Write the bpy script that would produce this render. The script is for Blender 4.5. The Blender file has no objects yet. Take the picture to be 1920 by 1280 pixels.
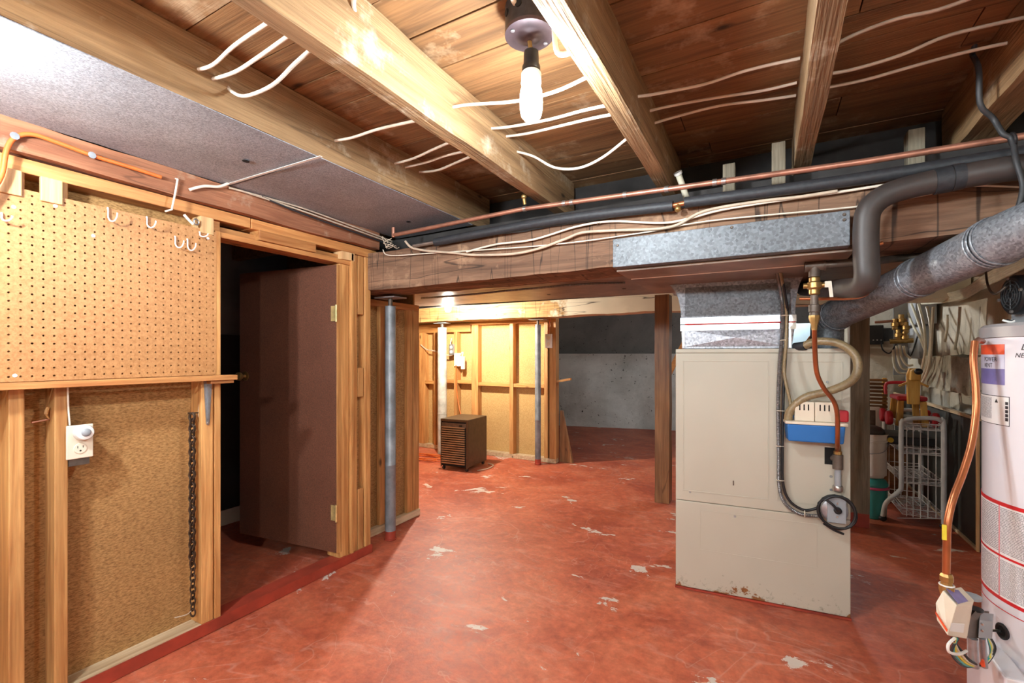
import bpy, bmesh, math, random
from mathutils import Vector, Matrix, noise
random.seed(7)

# ------------------------------------------------------------------ camera, world, exposure
SC = bpy.context.scene
COL = SC.collection
FOC, CX, HY, TH, EYE = 865.0, 960.0, 665.0, math.radians(29), 1.25
CT, ST = math.cos(TH), math.sin(TH)
cd = bpy.data.cameras.new('camera'); cam = bpy.data.objects.new('camera', cd); COL.objects.link(cam)
cam.location = (0, 0, EYE); cam.rotation_euler = (math.pi/2, 0, TH)
cd.sensor_width = 36; cd.lens = FOC/1920*36; cd.shift_y = (HY-640)/1920; cd.clip_start = .02
SC.camera = cam
w = bpy.data.worlds.new('world'); SC.world = w; w.use_nodes = True
w.node_tree.nodes['Background'].inputs[0].default_value = (.5, .55, .6, 1)
w.node_tree.nodes['Background'].inputs[1].default_value = .05
SC.view_settings.view_transform = 'Standard'; SC.view_settings.look = 'None'
SC.view_settings.exposure = 1.9; SC.view_settings.gamma = 1; SC.view_settings.use_curve_mapping = False
SC.cycles.max_bounces = 8; SC.cycles.diffuse_bounces = 5; SC.cycles.glossy_bounces = 4; SC.cycles.adaptive_threshold = .06; SC.cycles.adaptive_min_samples = 16
SC.cycles.sample_clamp_indirect = 6
BULB_MAIN, BULB_LEFT, BULB_BACK, FILL_REAR = 180, 300, 780, 380      # radiance of the bare bulbs; the rear pair is added fill

# ------------------------------------------------------------------ helpers
def at(px, py, X=None, Y=None, Z=None, D=None):
    """world point seen at a pixel of the photo, on the plane X=, Y=, Z= or at depth D"""
    a = (px-CX)/FOC; b = (HY-py)/FOC
    d = Vector((a*CT-ST, a*ST+CT, b))
    if X is not None: t = X/d.x
    elif Y is not None: t = Y/d.y
    elif Z is not None: t = (Z-EYE)/d.z
    else: t = D
    return Vector((d.x*t, d.y*t, EYE+d.z*t))
def V(*a): return Vector(a)
def lin(c):
    f = lambda u: u/12.92 if u <= .04045 else ((u+.055)/1.055)**2.4
    return tuple(f(x/255) for x in c)+(1,)

class MB:
    def __init__(s): s.v = []; s.f = []
    def add(s, v, f):
        n = len(s.v); s.v += [tuple(p) for p in v]; s.f += [tuple(i+n for i in q) for q in f]; return s
    def box(s, x0, x1, y0, y1, z0, z1):
        v = [(x, y, z) for z in (z0, z1) for y in (y0, y1) for x in (x0, x1)]
        return s.hexa(v)
    def hexa(s, v):   # order: z,y,x binary
        return s.add(v, [(0,2,3,1), (4,5,7,6), (0,1,5,4), (2,6,7,3), (0,4,6,2), (1,3,7,5)])
    def obox(s, o, a, b, c):  # origin and three edge vectors
        o, a, b, c = Vector(o), Vector(a), Vector(b), Vector(c)
        return s.hexa([o, o+a, o+b, o+a+b, o+c, o+a+c, o+b+c, o+a+b+c])
    def bar(s, p, q, wd, th, up=(0, 0, 1)):  # rectangular bar centred on p-q
        p, q = Vector(p), Vector(q); d = (q-p); u = Vector(up)
        sd = d.cross(u).normalized(); n = sd.cross(d).normalized()
        return s.obox(p-sd*wd/2-n*th/2, sd*wd, n*th, d)
    def tube(s, pts, r, n=10, cap=True, closed=False):
        pts = [Vector(p) for p in pts]; m = len(pts)
        rs = r if isinstance(r, (list, tuple)) else [r]*m
        tang = []
        for i in range(m):
            if closed: t = pts[(i+1) % m]-pts[i-1]
            else: t = pts[min(i+1, m-1)]-pts[max(i-1, 0)]
            tang.append(t.normalized() if t.length > 1e-9 else V(0, 0, 1))
        up = V(0, 0, 1) if abs(tang[0].z) < .9 else V(1, 0, 0)
        nx = tang[0].cross(up).normalized()
        vs = []
        for i in range(m):
            t = tang[i]; nx = nx-t*nx.dot(t)
            if nx.length < 1e-6: nx = t.orthogonal()
            nx.normalize(); ny = t.cross(nx)
            for k in range(n):
                a = 2*math.pi*k/n
                vs.append(pts[i]+(nx*math.cos(a)+ny*math.sin(a))*rs[i])
        fs = []
        for i in range(m if closed else m-1):
            j = (i+1) % m
            for k in range(n):
                l = (k+1) % n
                fs.append((i*n+k, i*n+l, j*n+l, j*n+k))
        if cap and not closed:
            fs.append(tuple(range(n))[::-1]); fs.append(tuple((m-1)*n+k for k in range(n)))
        return s.add(vs, fs)
    def lathe(s, prof, c, ax=(0, 0, 1), n=24, cap=True):   # prof: (radius, height) along ax from c
        ax = Vector(ax).normalized(); c = Vector(c)
        nx = ax.orthogonal().normalized(); ny = ax.cross(nx)
        vs = []
        for r, h in prof:
            for k in range(n):
                a = 2*math.pi*k/n
                vs.append(c+ax*h+(nx*math.cos(a)+ny*math.sin(a))*r)
        fs = []
        for i in range(len(prof)-1):
            for k in range(n):
                l = (k+1) % n; fs.append((i*n+k, i*n+l, (i+1)*n+l, (i+1)*n+k))
        if cap:
            fs.append(tuple(range(n))[::-1]); fs.append(tuple((len(prof)-1)*n+k for k in range(n)))
        return s.add(vs, fs)
    def torus(s, c, R, r, ax, n=20, m=8, sx=1.0, xdir=None):
        ax = Vector(ax).normalized(); nx = Vector(xdir).normalized() if xdir else ax.orthogonal().normalized(); ny = ax.cross(nx)
        pts = [Vector(c)+nx*math.cos(2*math.pi*k/n)*R*sx+ny*math.sin(2*math.pi*k/n)*R for k in range(n)]
        return s.tube(pts, r, m, closed=True)
    def prism(s, poly, ex):  # planar polygon of points, extruded by the vector ex
        poly = [Vector(p) for p in poly]; n = len(poly); ex = Vector(ex)
        fs = [tuple(range(n))[::-1], tuple(n+k for k in range(n))]
        fs += [(k, (k+1) % n, n+(k+1) % n, n+k) for k in range(n)]
        return s.add(poly+[p+ex for p in poly], fs)
    def ball(s, c, r, nu=14, nv=8, sc=(1, 1, 1)):
        c = Vector(c); prof = []
        vs = []; fs = []
        for i in range(nv+1):
            th = math.pi*i/nv
            for k in range(nu):
                a = 2*math.pi*k/nu
                vs.append(c+V(math.sin(th)*math.cos(a)*r*sc[0], math.sin(th)*math.sin(a)*r*sc[1], math.cos(th)*r*sc[2]))
        for i in range(nv):
            for k in range(nu):
                l = (k+1) % nu; fs.append((i*nu+k, (i+1)*nu+k, (i+1)*nu+l, i*nu+l))
        return s.add(vs, fs)

def rough_bar(x0, x1, y0, y1, z0, z1, axis='x', n=40, m=5, amp=.01, freq=3.0, seed=0.0, skew=1.0):
    """a squared timber with an uneven hand-cut surface"""
    mb = MB(); lo = V(x0, y0, z0); hi = V(x1, y1, z1)
    if axis == 'x': L, A, B = 0, 1, 2
    elif axis == 'y': L, A, B = 1, 0, 2
    else: L, A, B = 2, 0, 1
    ring = []
    for k in range(m): ring.append((k/m, 0))
    for k in range(m): ring.append((1, k/m))
    for k in range(m): ring.append((1-k/m, 1))
    for k in range(m): ring.append((0, 1-k/m))
    R = len(ring); vs = []
    for i in range(n+1):
        t = i/n
        for (a, b) in ring:
            p = [0, 0, 0]; p[L] = lo[L]+(hi[L]-lo[L])*t
            p[A] = lo[A]+(hi[A]-lo[A])*a; p[B] = lo[B]+(hi[B]-lo[B])*b
            p = Vector(p); q = p*freq+V(seed, seed*1.7, -seed)
            d = noise.noise_vector(q)*amp+noise.noise_vector(p*freq*5+V(seed, 0, 0))*amp*.35
            d[L] *= .2
            vs.append(p+d)
    fs = []
    for i in range(n):
        for k in range(R):
            l = (k+1) % R; fs.append((i*R+k, i*R+l, (i+1)*R+l, (i+1)*R+k))
    fs.append(tuple(range(R))[::-1]); fs.append(tuple(n*R+k for k in range(R)))
    return mb.add(vs, fs)

def smooth_path(pts, k=6):
    pts = [Vector(p) for p in pts]; out = []
    for i in range(len(pts)-1):
        p0 = pts[max(i-1, 0)]; p1 = pts[i]; p2 = pts[i+1]; p3 = pts[min(i+2, len(pts)-1)]
        for j in range(k):
            t = j/k
            out.append(.5*((2*p1)+(p2-p0)*t+(2*p0-5*p1+4*p2-p3)*t*t+(3*p1-p0-3*p2+p3)*t**3))
    out.append(pts[-1]); return out

def tag(o, label=None, cat=None, group=None, kind=None):
    if label: o['label'] = label
    if cat: o['category'] = cat
    if group: o['group'] = group
    if kind: o['kind'] = kind
    return o
def ob(name, mb, mat, parent=None, label=None, cat=None, group=None, kind=None, smooth=None, bevel=0, loc=None):
    me = bpy.data.meshes.new(name)
    vs = [Vector(p) for p in mb.v]
    base = None
    if parent is None and loc is None:
        lo = [min(p[i] for p in vs) for i in range(3)]; hi = [max(p[i] for p in vs) for i in range(3)]
        base = V((lo[0]+hi[0])/2, (lo[1]+hi[1])/2, lo[2])
        vs = [p-base for p in vs]
    me.from_pydata([tuple(p) for p in vs], [], mb.f)
    bm = bmesh.new(); bm.from_mesh(me); bmesh.ops.recalc_face_normals(bm, faces=bm.faces); bm.to_mesh(me); bm.free()
    if smooth:
        me.polygons.foreach_set('use_smooth', [True]*len(me.polygons)); me.set_sharp_from_angle(angle=math.radians(smooth))
    me.materials.append(mat)
    o = bpy.data.objects.new(name, me); COL.objects.link(o)
    if base: o.location = base
    if parent:
        o.parent = parent
        o.matrix_parent_inverse = pinv(parent)
    if bevel:
        m = o.modifiers.new('bevel', 'BEVEL'); m.width = bevel; m.segments = 2; m.limit_method = 'ANGLE'; m.angle_limit = .6
    return tag(o, label, cat, group, kind)
def pinv(p):
    # children are modelled in world coordinates: undo where the parent stands
    m = Matrix.Identity(4); q = p
    if q.parent is None:
        m = Matrix.Translation(q.location)
    else:
        m = Matrix.Identity(4)
    return m.inverted()
def thing(name, loc, label=None, cat=None, group=None, kind=None):
    o = bpy.data.objects.new(name, None); o.empty_display_size = .05; COL.objects.link(o); o.location = loc
    return tag(o, label, cat, group, kind)
def share(name, src, loc, parent, rot=None, scale=None):
    """another piece with the same mesh (mesh is centred on its own origin)"""
    o = bpy.data.objects.new(name, src.data); COL.objects.link(o)
    o.location = loc
    if rot is not None: o.rotation_euler = rot
    if scale is not None: o.scale = scale
    if parent: o.parent = parent; o.matrix_parent_inverse = pinv(parent)
    for m in src.modifiers:
        if m.type == 'BEVEL':
            n = o.modifiers.new('bevel', 'BEVEL'); n.width = m.width; n.segments = m.segments; n.limit_method = 'ANGLE'; n.angle_limit = .6
    return o

# ------------------------------------------------------------------ materials
def nodes(name):
    m = bpy.data.materials.new(name); m.use_nodes = True
    nt = m.node_tree; b = nt.nodes['Principled BSDF']
    return m, nt, b, nt.links.new
def N(nt, t, **k):
    n = nt.nodes.new(t)
    for a, v in k.items(): setattr(n, a, v)
    return n
def ramp(nt, stops):
    r = nt.nodes.new('ShaderNodeValToRGB'); e = r.color_ramp.elements
    while len(e) < len(stops): e.new(.5)
    for i, (p, c) in enumerate(stops):
        e[i].position = p; e[i].color = c if len(c) == 4 else tuple(c)+(1,)
    return r
def coords(nt, scale=(1, 1, 1), rnd=False):
    tc = N(nt, 'ShaderNodeTexCoord'); mp = N(nt, 'ShaderNodeMapping'); mp.inputs['Scale'].default_value = scale
    nt.links.new(tc.outputs['Object'], mp.inputs['Vector'])
    if rnd:
        oi = N(nt, 'ShaderNodeObjectInfo'); mu = N(nt, 'ShaderNodeMath', operation='MULTIPLY'); mu.inputs[1].default_value = 37.
        cb = N(nt, 'ShaderNodeCombineXYZ')
        nt.links.new(oi.outputs['Random'], mu.inputs[0])
        for i in range(3): nt.links.new(mu.outputs[0], cb.inputs[i])
        nt.links.new(cb.outputs[0], mp.inputs['Location'])
    return mp
def noise_tex(nt, vec, scale, detail=4, rough=.55, dist=0):
    n = N(nt, 'ShaderNodeTexNoise'); n.inputs['Scale'].default_value = scale; n.inputs['Detail'].default_value = detail
    n.inputs['Roughness'].default_value = rough; n.inputs['Distortion'].default_value = dist
    nt.links.new(vec.outputs[0], n.inputs['Vector']); return n
def mix(nt, fac, a, b, mode='MIX'):
    m = N(nt, 'ShaderNodeMix', data_type='RGBA', blend_type=mode)
    for s, i in ((fac, 0), (a, 6), (b, 7)):
        if hasattr(s, 'outputs'): nt.links.new(s.outputs[0 if s.type != 'MIX' else 2], m.inputs[i])
        elif isinstance(s, (int, float)): m.inputs[i].default_value = s
        else: m.inputs[i].default_value = s
    return m
def bump(nt, h, b, strength=.3, dist=.01):
    n = N(nt, 'ShaderNodeBump'); n.inputs['Strength'].default_value = strength; n.inputs['Distance'].default_value = dist
    nt.links.new(h.outputs[0 if h.type != 'MIX' else 2], n.inputs['Height']); nt.links.new(n.outputs[0], b.inputs['Normal']); return n

def wood(name, dark, light, axis='z', rough=.62, fine=1.0, contrast=.5, patches=None, knots=True, cracks=0, bumpy=.15, tint=.9):
    m, nt, b, L = nodes(name)
    st = {'x': (.6, 9, 9), 'y': (9, .6, 9), 'z': (9, 9, .6)}[axis]
    mp = coords(nt, tuple(s*fine for s in st), True)
    g = noise_tex(nt, mp, 3.2, 4, .62, .6)
    r = ramp(nt, [(.5-contrast*.5+.08, lin(dark)), (.5+contrast*.35, lin(light))]); L(g.outputs['Fac'], r.inputs[0])
    st2 = {'x': (2, 60, 60), 'y': (60, 2, 60), 'z': (60, 60, 2)}[axis]
    mp2 = coords(nt, st2, True); g2 = noise_tex(nt, mp2, 2.2, 3)
    r2 = ramp(nt, [(.25, (.72, .70, .68, 1)), (.6, (1, 1, 1, 1))]); L(g2.outputs['Fac'], r2.inputs[0])
    col = mix(nt, .7, r, r2, 'MULTIPLY')
    mp3 = coords(nt, (1, 1, 1), True); g3 = noise_tex(nt, mp3, 1.7, 3)
    r3 = ramp(nt, [(.3, (.78, .76, .75, 1)), (.65, (1.06, 1.05, 1.04, 1))]); L(g3.outputs['Fac'], r3.inputs[0])
    col = mix(nt, .8, col, r3, 'MULTIPLY')
    oi = N(nt, 'ShaderNodeObjectInfo'); ro = ramp(nt, [(0, (.80, .79, .78, 1)), (.5, (1, .98, .96, 1)), (1, (1.12, 1.12, 1.12, 1))]); L(oi.outputs['Random'], ro.inputs[0])
    col = mix(nt, tint, col, ro, 'MULTIPLY')
    if knots:
        vo = N(nt, 'ShaderNodeTexVoronoi'); vo.inputs['Scale'].default_value = 2.6
        kst = {'x': (.8, 2, 2), 'y': (2, .8, 2), 'z': (2, 2, .8)}[axis]
        mk = coords(nt, kst, True); L(mk.outputs[0], vo.inputs['Vector'])
        rk = ramp(nt, [(.03, (1, 1, 1, 1)), (.085, (0, 0, 0, 1))]); L(vo.outputs['Distance'], rk.inputs[0])
        col = mix(nt, rk, col, lin(tuple(c*.5 for c in dark)))
    if patches:   # pale worn / plaster-splashed places
        mp4 = coords(nt, (1, 1, 1), True); g4 = noise_tex(nt, mp4, 4.5, 5, .7)
        r4 = ramp(nt, [(.565, (0, 0, 0, 1)), (.72, (.8, .8, .8, 1))]); L(g4.outputs['Fac'], r4.inputs[0])
        col = mix(nt, r4, col, lin(patches))
    hsrc = g
    if cracks:    # checks and axe marks across / along the timber
        cst = {'x': (16, 1.2, 1.2), 'y': (1.2, 16, 1.2), 'z': (16, 16, 1.0)}[axis]
        mc = coords(nt, cst, False); gc = noise_tex(nt, mc, .55, 2, .5, .4)
        rc = ramp(nt, [(.498, (0, 0, 0, 1)), (.506, (1, 1, 1, 1)), (.514, (0, 0, 0, 1))]); L(gc.outputs['Fac'], rc.inputs[0])
        ct = {'x': (.45, 9, 9), 'y': (9, .45, 9), 'z': (9, 9, .45)}[axis]
        md = coords(nt, ct, False); gd = noise_tex(nt, md, 1.1, 1.5, .5, .2)
        rd = ramp(nt, [(.495, (0, 0, 0, 1)), (.502, (1, 1, 1, 1)), (.509, (0, 0, 0, 1))]); L(gd.outputs['Fac'], rd.inputs[0])
        if cracks > .75: col = mix(nt, rc, col, lin(tuple(c*.28 for c in dark)))
        mm = N(nt, 'ShaderNodeMath', operation='MULTIPLY'); L(rd.outputs[0], mm.inputs[0]); mm.inputs[1].default_value = cracks
        col = mix(nt, mm, col, lin(tuple(c*.35 for c in dark)))
    L(col.outputs[2], b.inputs['Base Color']); b.inputs['Roughness'].default_value = rough
    bump(nt, g2, b, bumpy, .01)
    return m

def plain(name, c, rough=.5, metal=0, var=.12, scale=8, bumps=0, spec=None, coat=0, aniso=None):
    m, nt, b, L = nodes(name)
    mp = coords(nt, aniso or (1, 1, 1), True); g = noise_tex(nt, mp, scale, 5, .6)
    lo = tuple(max(0, x*(1-var)) for x in c); hi = tuple(min(255, x*(1+var*.5)) for x in c)
    r = ramp(nt, [(.3, lin(lo)), (.7, lin(hi))]); L(g.outputs['Fac'], r.inputs[0]); L(r.outputs[0], b.inputs['Base Color'])
    b.inputs['Roughness'].default_value = rough; b.inputs['Metallic'].default_value = metal
    if coat: b.inputs['Coat Weight'].default_value = coat
    if spec is not None: b.inputs['Specular IOR Level'].default_value = spec
    if bumps: bump(nt, g, b, bumps, .01)
    return m

def speckle(name, base, dots, scale=160, rough=.8, amount=.5, bumps=.2, blotch=.15, st=(1, 1, 1)):
    m, nt, b, L = nodes(name)
    mp = coords(nt, st); g = noise_tex(nt, mp, scale, 3, .7)
    r = ramp(nt, [(.5-amount*.35, lin(dots)), (.62, lin(base))]); L(g.outputs['Fac'], r.inputs[0])
    g2 = noise_tex(nt, mp, 2.3, 4); r2 = ramp(nt, [(.3, (1-blotch*2,)*3+(1,)), (.65, (1.05,)*3+(1,))]); L(g2.outputs['Fac'], r2.inputs[0])
    c = mix(nt, .8, r, r2, 'MULTIPLY'); L(c.outputs[2], b.inputs['Base Color']); b.inputs['Roughness'].default_value = rough
    bump(nt, g, b, bumps, .004); return m

def galv(name, c=(150, 155, 162), rough=.42, metal=.75, spangle=90):
    m, nt, b, L = nodes(name)
    mp = coords(nt); vo = N(nt, 'ShaderNodeTexVoronoi'); vo.inputs['Scale'].default_value = spangle; L(mp.outputs[0], vo.inputs['Vector'])
    r = ramp(nt, [(.0, lin(tuple(x*.78 for x in c))), (1, lin(tuple(min(255, x*1.22) for x in c)))])
    bw = N(nt, 'ShaderNodeRGBToBW'); L(vo.outputs['Color'], bw.inputs[0]); L(bw.outputs[0], r.inputs[0])
    g = noise_tex(nt, mp, 5, 5); r2 = ramp(nt, [(.3, (.8, .8, .8, 1)), (.7, (1.1, 1.1, 1.1, 1))]); L(g.outputs['Fac'], r2.inputs[0])
    cc = mix(nt, .8, r, r2, 'MULTIPLY'); L(cc.outputs[2], b.inputs['Base Color'])
    b.inputs['Metallic'].default_value = metal; b.inputs['Roughness'].default_value = rough
    bump(nt, g, b, .08, .01); return m

def floor_mat():
    m, nt, b, L = nodes('red_painted_concrete')
    mp = coords(nt)
    g = noise_tex(nt, mp, 1.6, 10, .72, .5)
    r = ramp(nt, [(.24, lin((148, 66, 48))), (.42, lin((180, 88, 62))), (.52, lin((199, 104, 73))), (.62, lin((208, 120, 88))), (.76, lin((194, 124, 102)))]); L(g.outputs['Fac'], r.inputs[0])
    g2 = noise_tex(nt, mp, 22, 6, .7); r2 = ramp(nt, [(.3, (.62, .58, .56, 1)), (.68, (1.14, 1.14, 1.14, 1))]); L(g2.outputs['Fac'], r2.inputs[0])
    c = mix(nt, .85, r, r2, 'MULTIPLY')
    # dusty scuffs
    ms = coords(nt, (1, 2.6, 1)); g3 = noise_tex(nt, ms, 3.6, 9, .72, .8)
    r3 = ramp(nt, [(.54, (0, 0, 0, 1)), (.72, (.5, .5, .5, 1))]); L(g3.outputs['Fac'], r3.inputs[0])
    c = mix(nt, r3, c, lin((214, 158, 138)))
    # flaked places down to the pale concrete
    mf = coords(nt, (1.0, 1.5, 1)); g4 = noise_tex(nt, mf, 2.4, 10, .66, .4)
    r4 = ramp(nt, [(.625, (0, 0, 0, 1)), (.637, (1, 1, 1, 1))]); L(g4.outputs['Fac'], r4.inputs[0])
    c = mix(nt, r4, c, lin((206, 192, 180)))
    mc = coords(nt); gc = noise_tex(nt, mc, .9, 4, .6, 1.2)   # hairline cracks
    rc = ramp(nt, [(.4992, (0, 0, 0, 1)), (.5, (.28, .28, .28, 1)), (.5008, (0, 0, 0, 1))]); L(gc.outputs['Fac'], rc.inputs[0])
    c = mix(nt, rc, c, lin((214, 170, 150)))
    L(c.outputs[2], b.inputs['Base Color'])
    rr = N(nt, 'ShaderNodeMapRange'); rr.inputs['To Min'].default_value = .38; rr.inputs['To Max'].default_value = .66
    L(g2.outputs['Fac'], rr.inputs[0]); L(rr.outputs[0], b.inputs['Roughness'])
    hh = mix(nt, r4, g2, (0, 0, 0, 1)); bump(nt, hh, b, .18, .01)
    return m

def painted_beam():
    # bare honey timber that turns into flaking whitewash towards +X
    m = wood('whitewashed_timber', (150, 112, 66), (206, 170, 110), 'x', .75, 1, .5, None, True, .9)
    nt = m.node_tree; b = nt.nodes['Principled BSDF']; L = nt.links.new
    src = b.inputs['Base Color'].links[0].from_socket
    tc = N(nt, 'ShaderNodeTexCoord'); sx = N(nt, 'ShaderNodeSeparateXYZ'); L(tc.outputs['Object'], sx.inputs[0])
    mp = coords(nt); g = noise_tex(nt, mp, 3.2, 7, .65)
    ad = N(nt, 'ShaderNodeMath', operation='MULTIPLY_ADD'); L(g.outputs['Fac'], ad.inputs[0]); ad.inputs[1].default_value = 2.2; L(sx.outputs['X'], ad.inputs[2])
    r = ramp(nt, [(.69, (0, 0, 0, 1)), (.76, (1, 1, 1, 1))])
    mr = N(nt, 'ShaderNodeMapRange'); mr.inputs[1].default_value = -1.6; mr.inputs[2].default_value = 1.6
    L(ad.outputs[0], mr.inputs[0]); L(mr.outputs[0], r.inputs[0])
    mx = N(nt, 'ShaderNodeMix', data_type='RGBA'); L(r.outputs[0], mx.inputs[0]); L(src, mx.inputs[6]); mx.inputs[7].default_value = lin((226, 218, 196))
    # the checks still show dark through the paint
    ct = coords(nt, (.45, 8, 8)); gd = noise_tex(nt, ct, 1.2, 2, .5, .2)
    rd = ramp(nt, [(.49, (0, 0, 0, 1)), (.5, (1, 1, 1, 1)), (.51, (0, 0, 0, 1))]); L(gd.outputs['Fac'], rd.inputs[0])
    my = N(nt, 'ShaderNodeMix', data_type='RGBA'); L(rd.outputs[0], my.inputs[0]); L(mx.outputs[2], my.inputs[6]); my.inputs[7].default_value = lin((60, 50, 40))
    L(my.outputs[2], b.inputs['Base Color']); return m

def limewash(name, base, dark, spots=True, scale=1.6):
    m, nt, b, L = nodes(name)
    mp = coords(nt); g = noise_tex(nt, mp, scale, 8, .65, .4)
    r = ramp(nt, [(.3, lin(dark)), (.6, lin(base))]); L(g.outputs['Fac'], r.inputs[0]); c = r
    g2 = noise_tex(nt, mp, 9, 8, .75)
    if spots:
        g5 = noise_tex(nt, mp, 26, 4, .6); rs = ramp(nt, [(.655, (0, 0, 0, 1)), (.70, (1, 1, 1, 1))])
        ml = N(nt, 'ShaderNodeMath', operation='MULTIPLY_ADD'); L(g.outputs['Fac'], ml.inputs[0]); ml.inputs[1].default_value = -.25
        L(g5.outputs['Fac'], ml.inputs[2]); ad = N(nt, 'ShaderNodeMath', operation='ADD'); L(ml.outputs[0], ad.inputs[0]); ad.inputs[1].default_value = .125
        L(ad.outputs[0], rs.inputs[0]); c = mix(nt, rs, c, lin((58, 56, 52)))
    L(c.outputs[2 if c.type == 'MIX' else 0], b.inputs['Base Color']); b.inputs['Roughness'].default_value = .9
    bump(nt, g2, b, .5, .03); return m

def furnace_mat():
    m, nt, b, L = nodes('cream_enamel_with_rust')
    mp = coords(nt); g = noise_tex(nt, mp, 1.5, 3)
    r = ramp(nt, [(.3, lin((178, 172, 155))), (.7, lin((190, 184, 167)))]); L(g.outputs['Fac'], r.inputs[0])
    g2 = noise_tex(nt, mp, 11, 6, .7); tc = N(nt, 'ShaderNodeTexCoord'); sx = N(nt, 'ShaderNodeSeparateXYZ'); L(tc.outputs['Object'], sx.inputs[0])
    # rust eats in near the wet floor, scuffs a little higher
    mr = N(nt, 'ShaderNodeMapRange'); mr.inputs[1].default_value = .02; mr.inputs[2].default_value = .30; mr.inputs[3].default_value = .13; mr.inputs[4].default_value = -.25
    L(sx.outputs['Z'], mr.inputs[0]); ad = N(nt, 'ShaderNodeMath', operation='ADD'); L(g2.outputs['Fac'], ad.inputs[0]); L(mr.outputs[0], ad.inputs[1])
    rr = ramp(nt, [(.665, (0, 0, 0, 1)), (.69, (1, 1, 1, 1))]); L(ad.outputs[0], rr.inputs[0])
    c = mix(nt, rr, r, lin((132, 82, 40)))
    g3 = noise_tex(nt, mp, 34, 4, .7); ad2 = N(nt, 'ShaderNodeMath', operation='ADD'); L(g3.outputs['Fac'], ad2.inputs[0]); L(mr.outputs[0], ad2.inputs[1])
    r3 = ramp(nt, [(.66, (0, 0, 0, 1)), (.78, (.6, .6, .6, 1))]); L(ad2.outputs[0], r3.inputs[0])
    c = mix(nt, r3, c, lin((120, 112, 96)))
    L(c.outputs[2], b.inputs['Base Color']); b.inputs['Roughness'].default_value = .45; return m

def print_mat(name, ink=(128, 128, 132), paper=(232, 232, 232), rows=60, chars=180, cols=1):
    """flat print: rows of tiny unreadable type in UV space"""
    m, nt, b, L = nodes(name)
    tc = N(nt, 'ShaderNodeTexCoord'); sx = N(nt, 'ShaderNodeSeparateXYZ'); L(tc.outputs['UV'], sx.inputs[0])
    ry = N(nt, 'ShaderNodeMath', operation='MULTIPLY'); L(sx.outputs['Y'], ry.inputs[0]); ry.inputs[1].default_value = rows
    fr = N(nt, 'ShaderNodeMath', operation='FRACT'); L(ry.outputs[0], fr.inputs[0])
    gt = N(nt, 'ShaderNodeMath', operation='GREATER_THAN'); L(fr.outputs[0], gt.inputs[0]); gt.inputs[1].default_value = .5
    fl = N(nt, 'ShaderNodeMath', operation='FLOOR'); L(ry.outputs[0], fl.inputs[0])
    cb = N(nt, 'ShaderNodeCombineXYZ'); mx = N(nt, 'ShaderNodeMath', operation='MULTIPLY'); L(sx.outputs['X'], mx.inputs[0]); mx.inputs[1].default_value = chars
    L(mx.outputs[0], cb.inputs[0]); L(fl.outputs[0], cb.inputs[1])
    n = noise_tex(nt, cb, 1.0, 1); g2 = N(nt, 'ShaderNodeMath', operation='GREATER_THAN'); L(n.outputs['Fac'], g2.inputs[0]); g2.inputs[1].default_value = .42
    mu = N(nt, 'ShaderNodeMath', operation='MULTIPLY'); L(gt.outputs[0], mu.inputs[0]); L(g2.outputs[0], mu.inputs[1])
    c = mix(nt, mu, lin(paper), lin(ink)); L(c.outputs[2], b.inputs['Base Color']); b.inputs['Roughness'].default_value = .4
    return m

def glow(name, c, s):
    m, nt, b, L = nodes(name); b.inputs['Base Color'].default_value = (.9, .9, .9, 1)
    b.inputs['Emission Color'].default_value = c+(1,); b.inputs['Emission Strength'].default_value = s; return m

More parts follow.
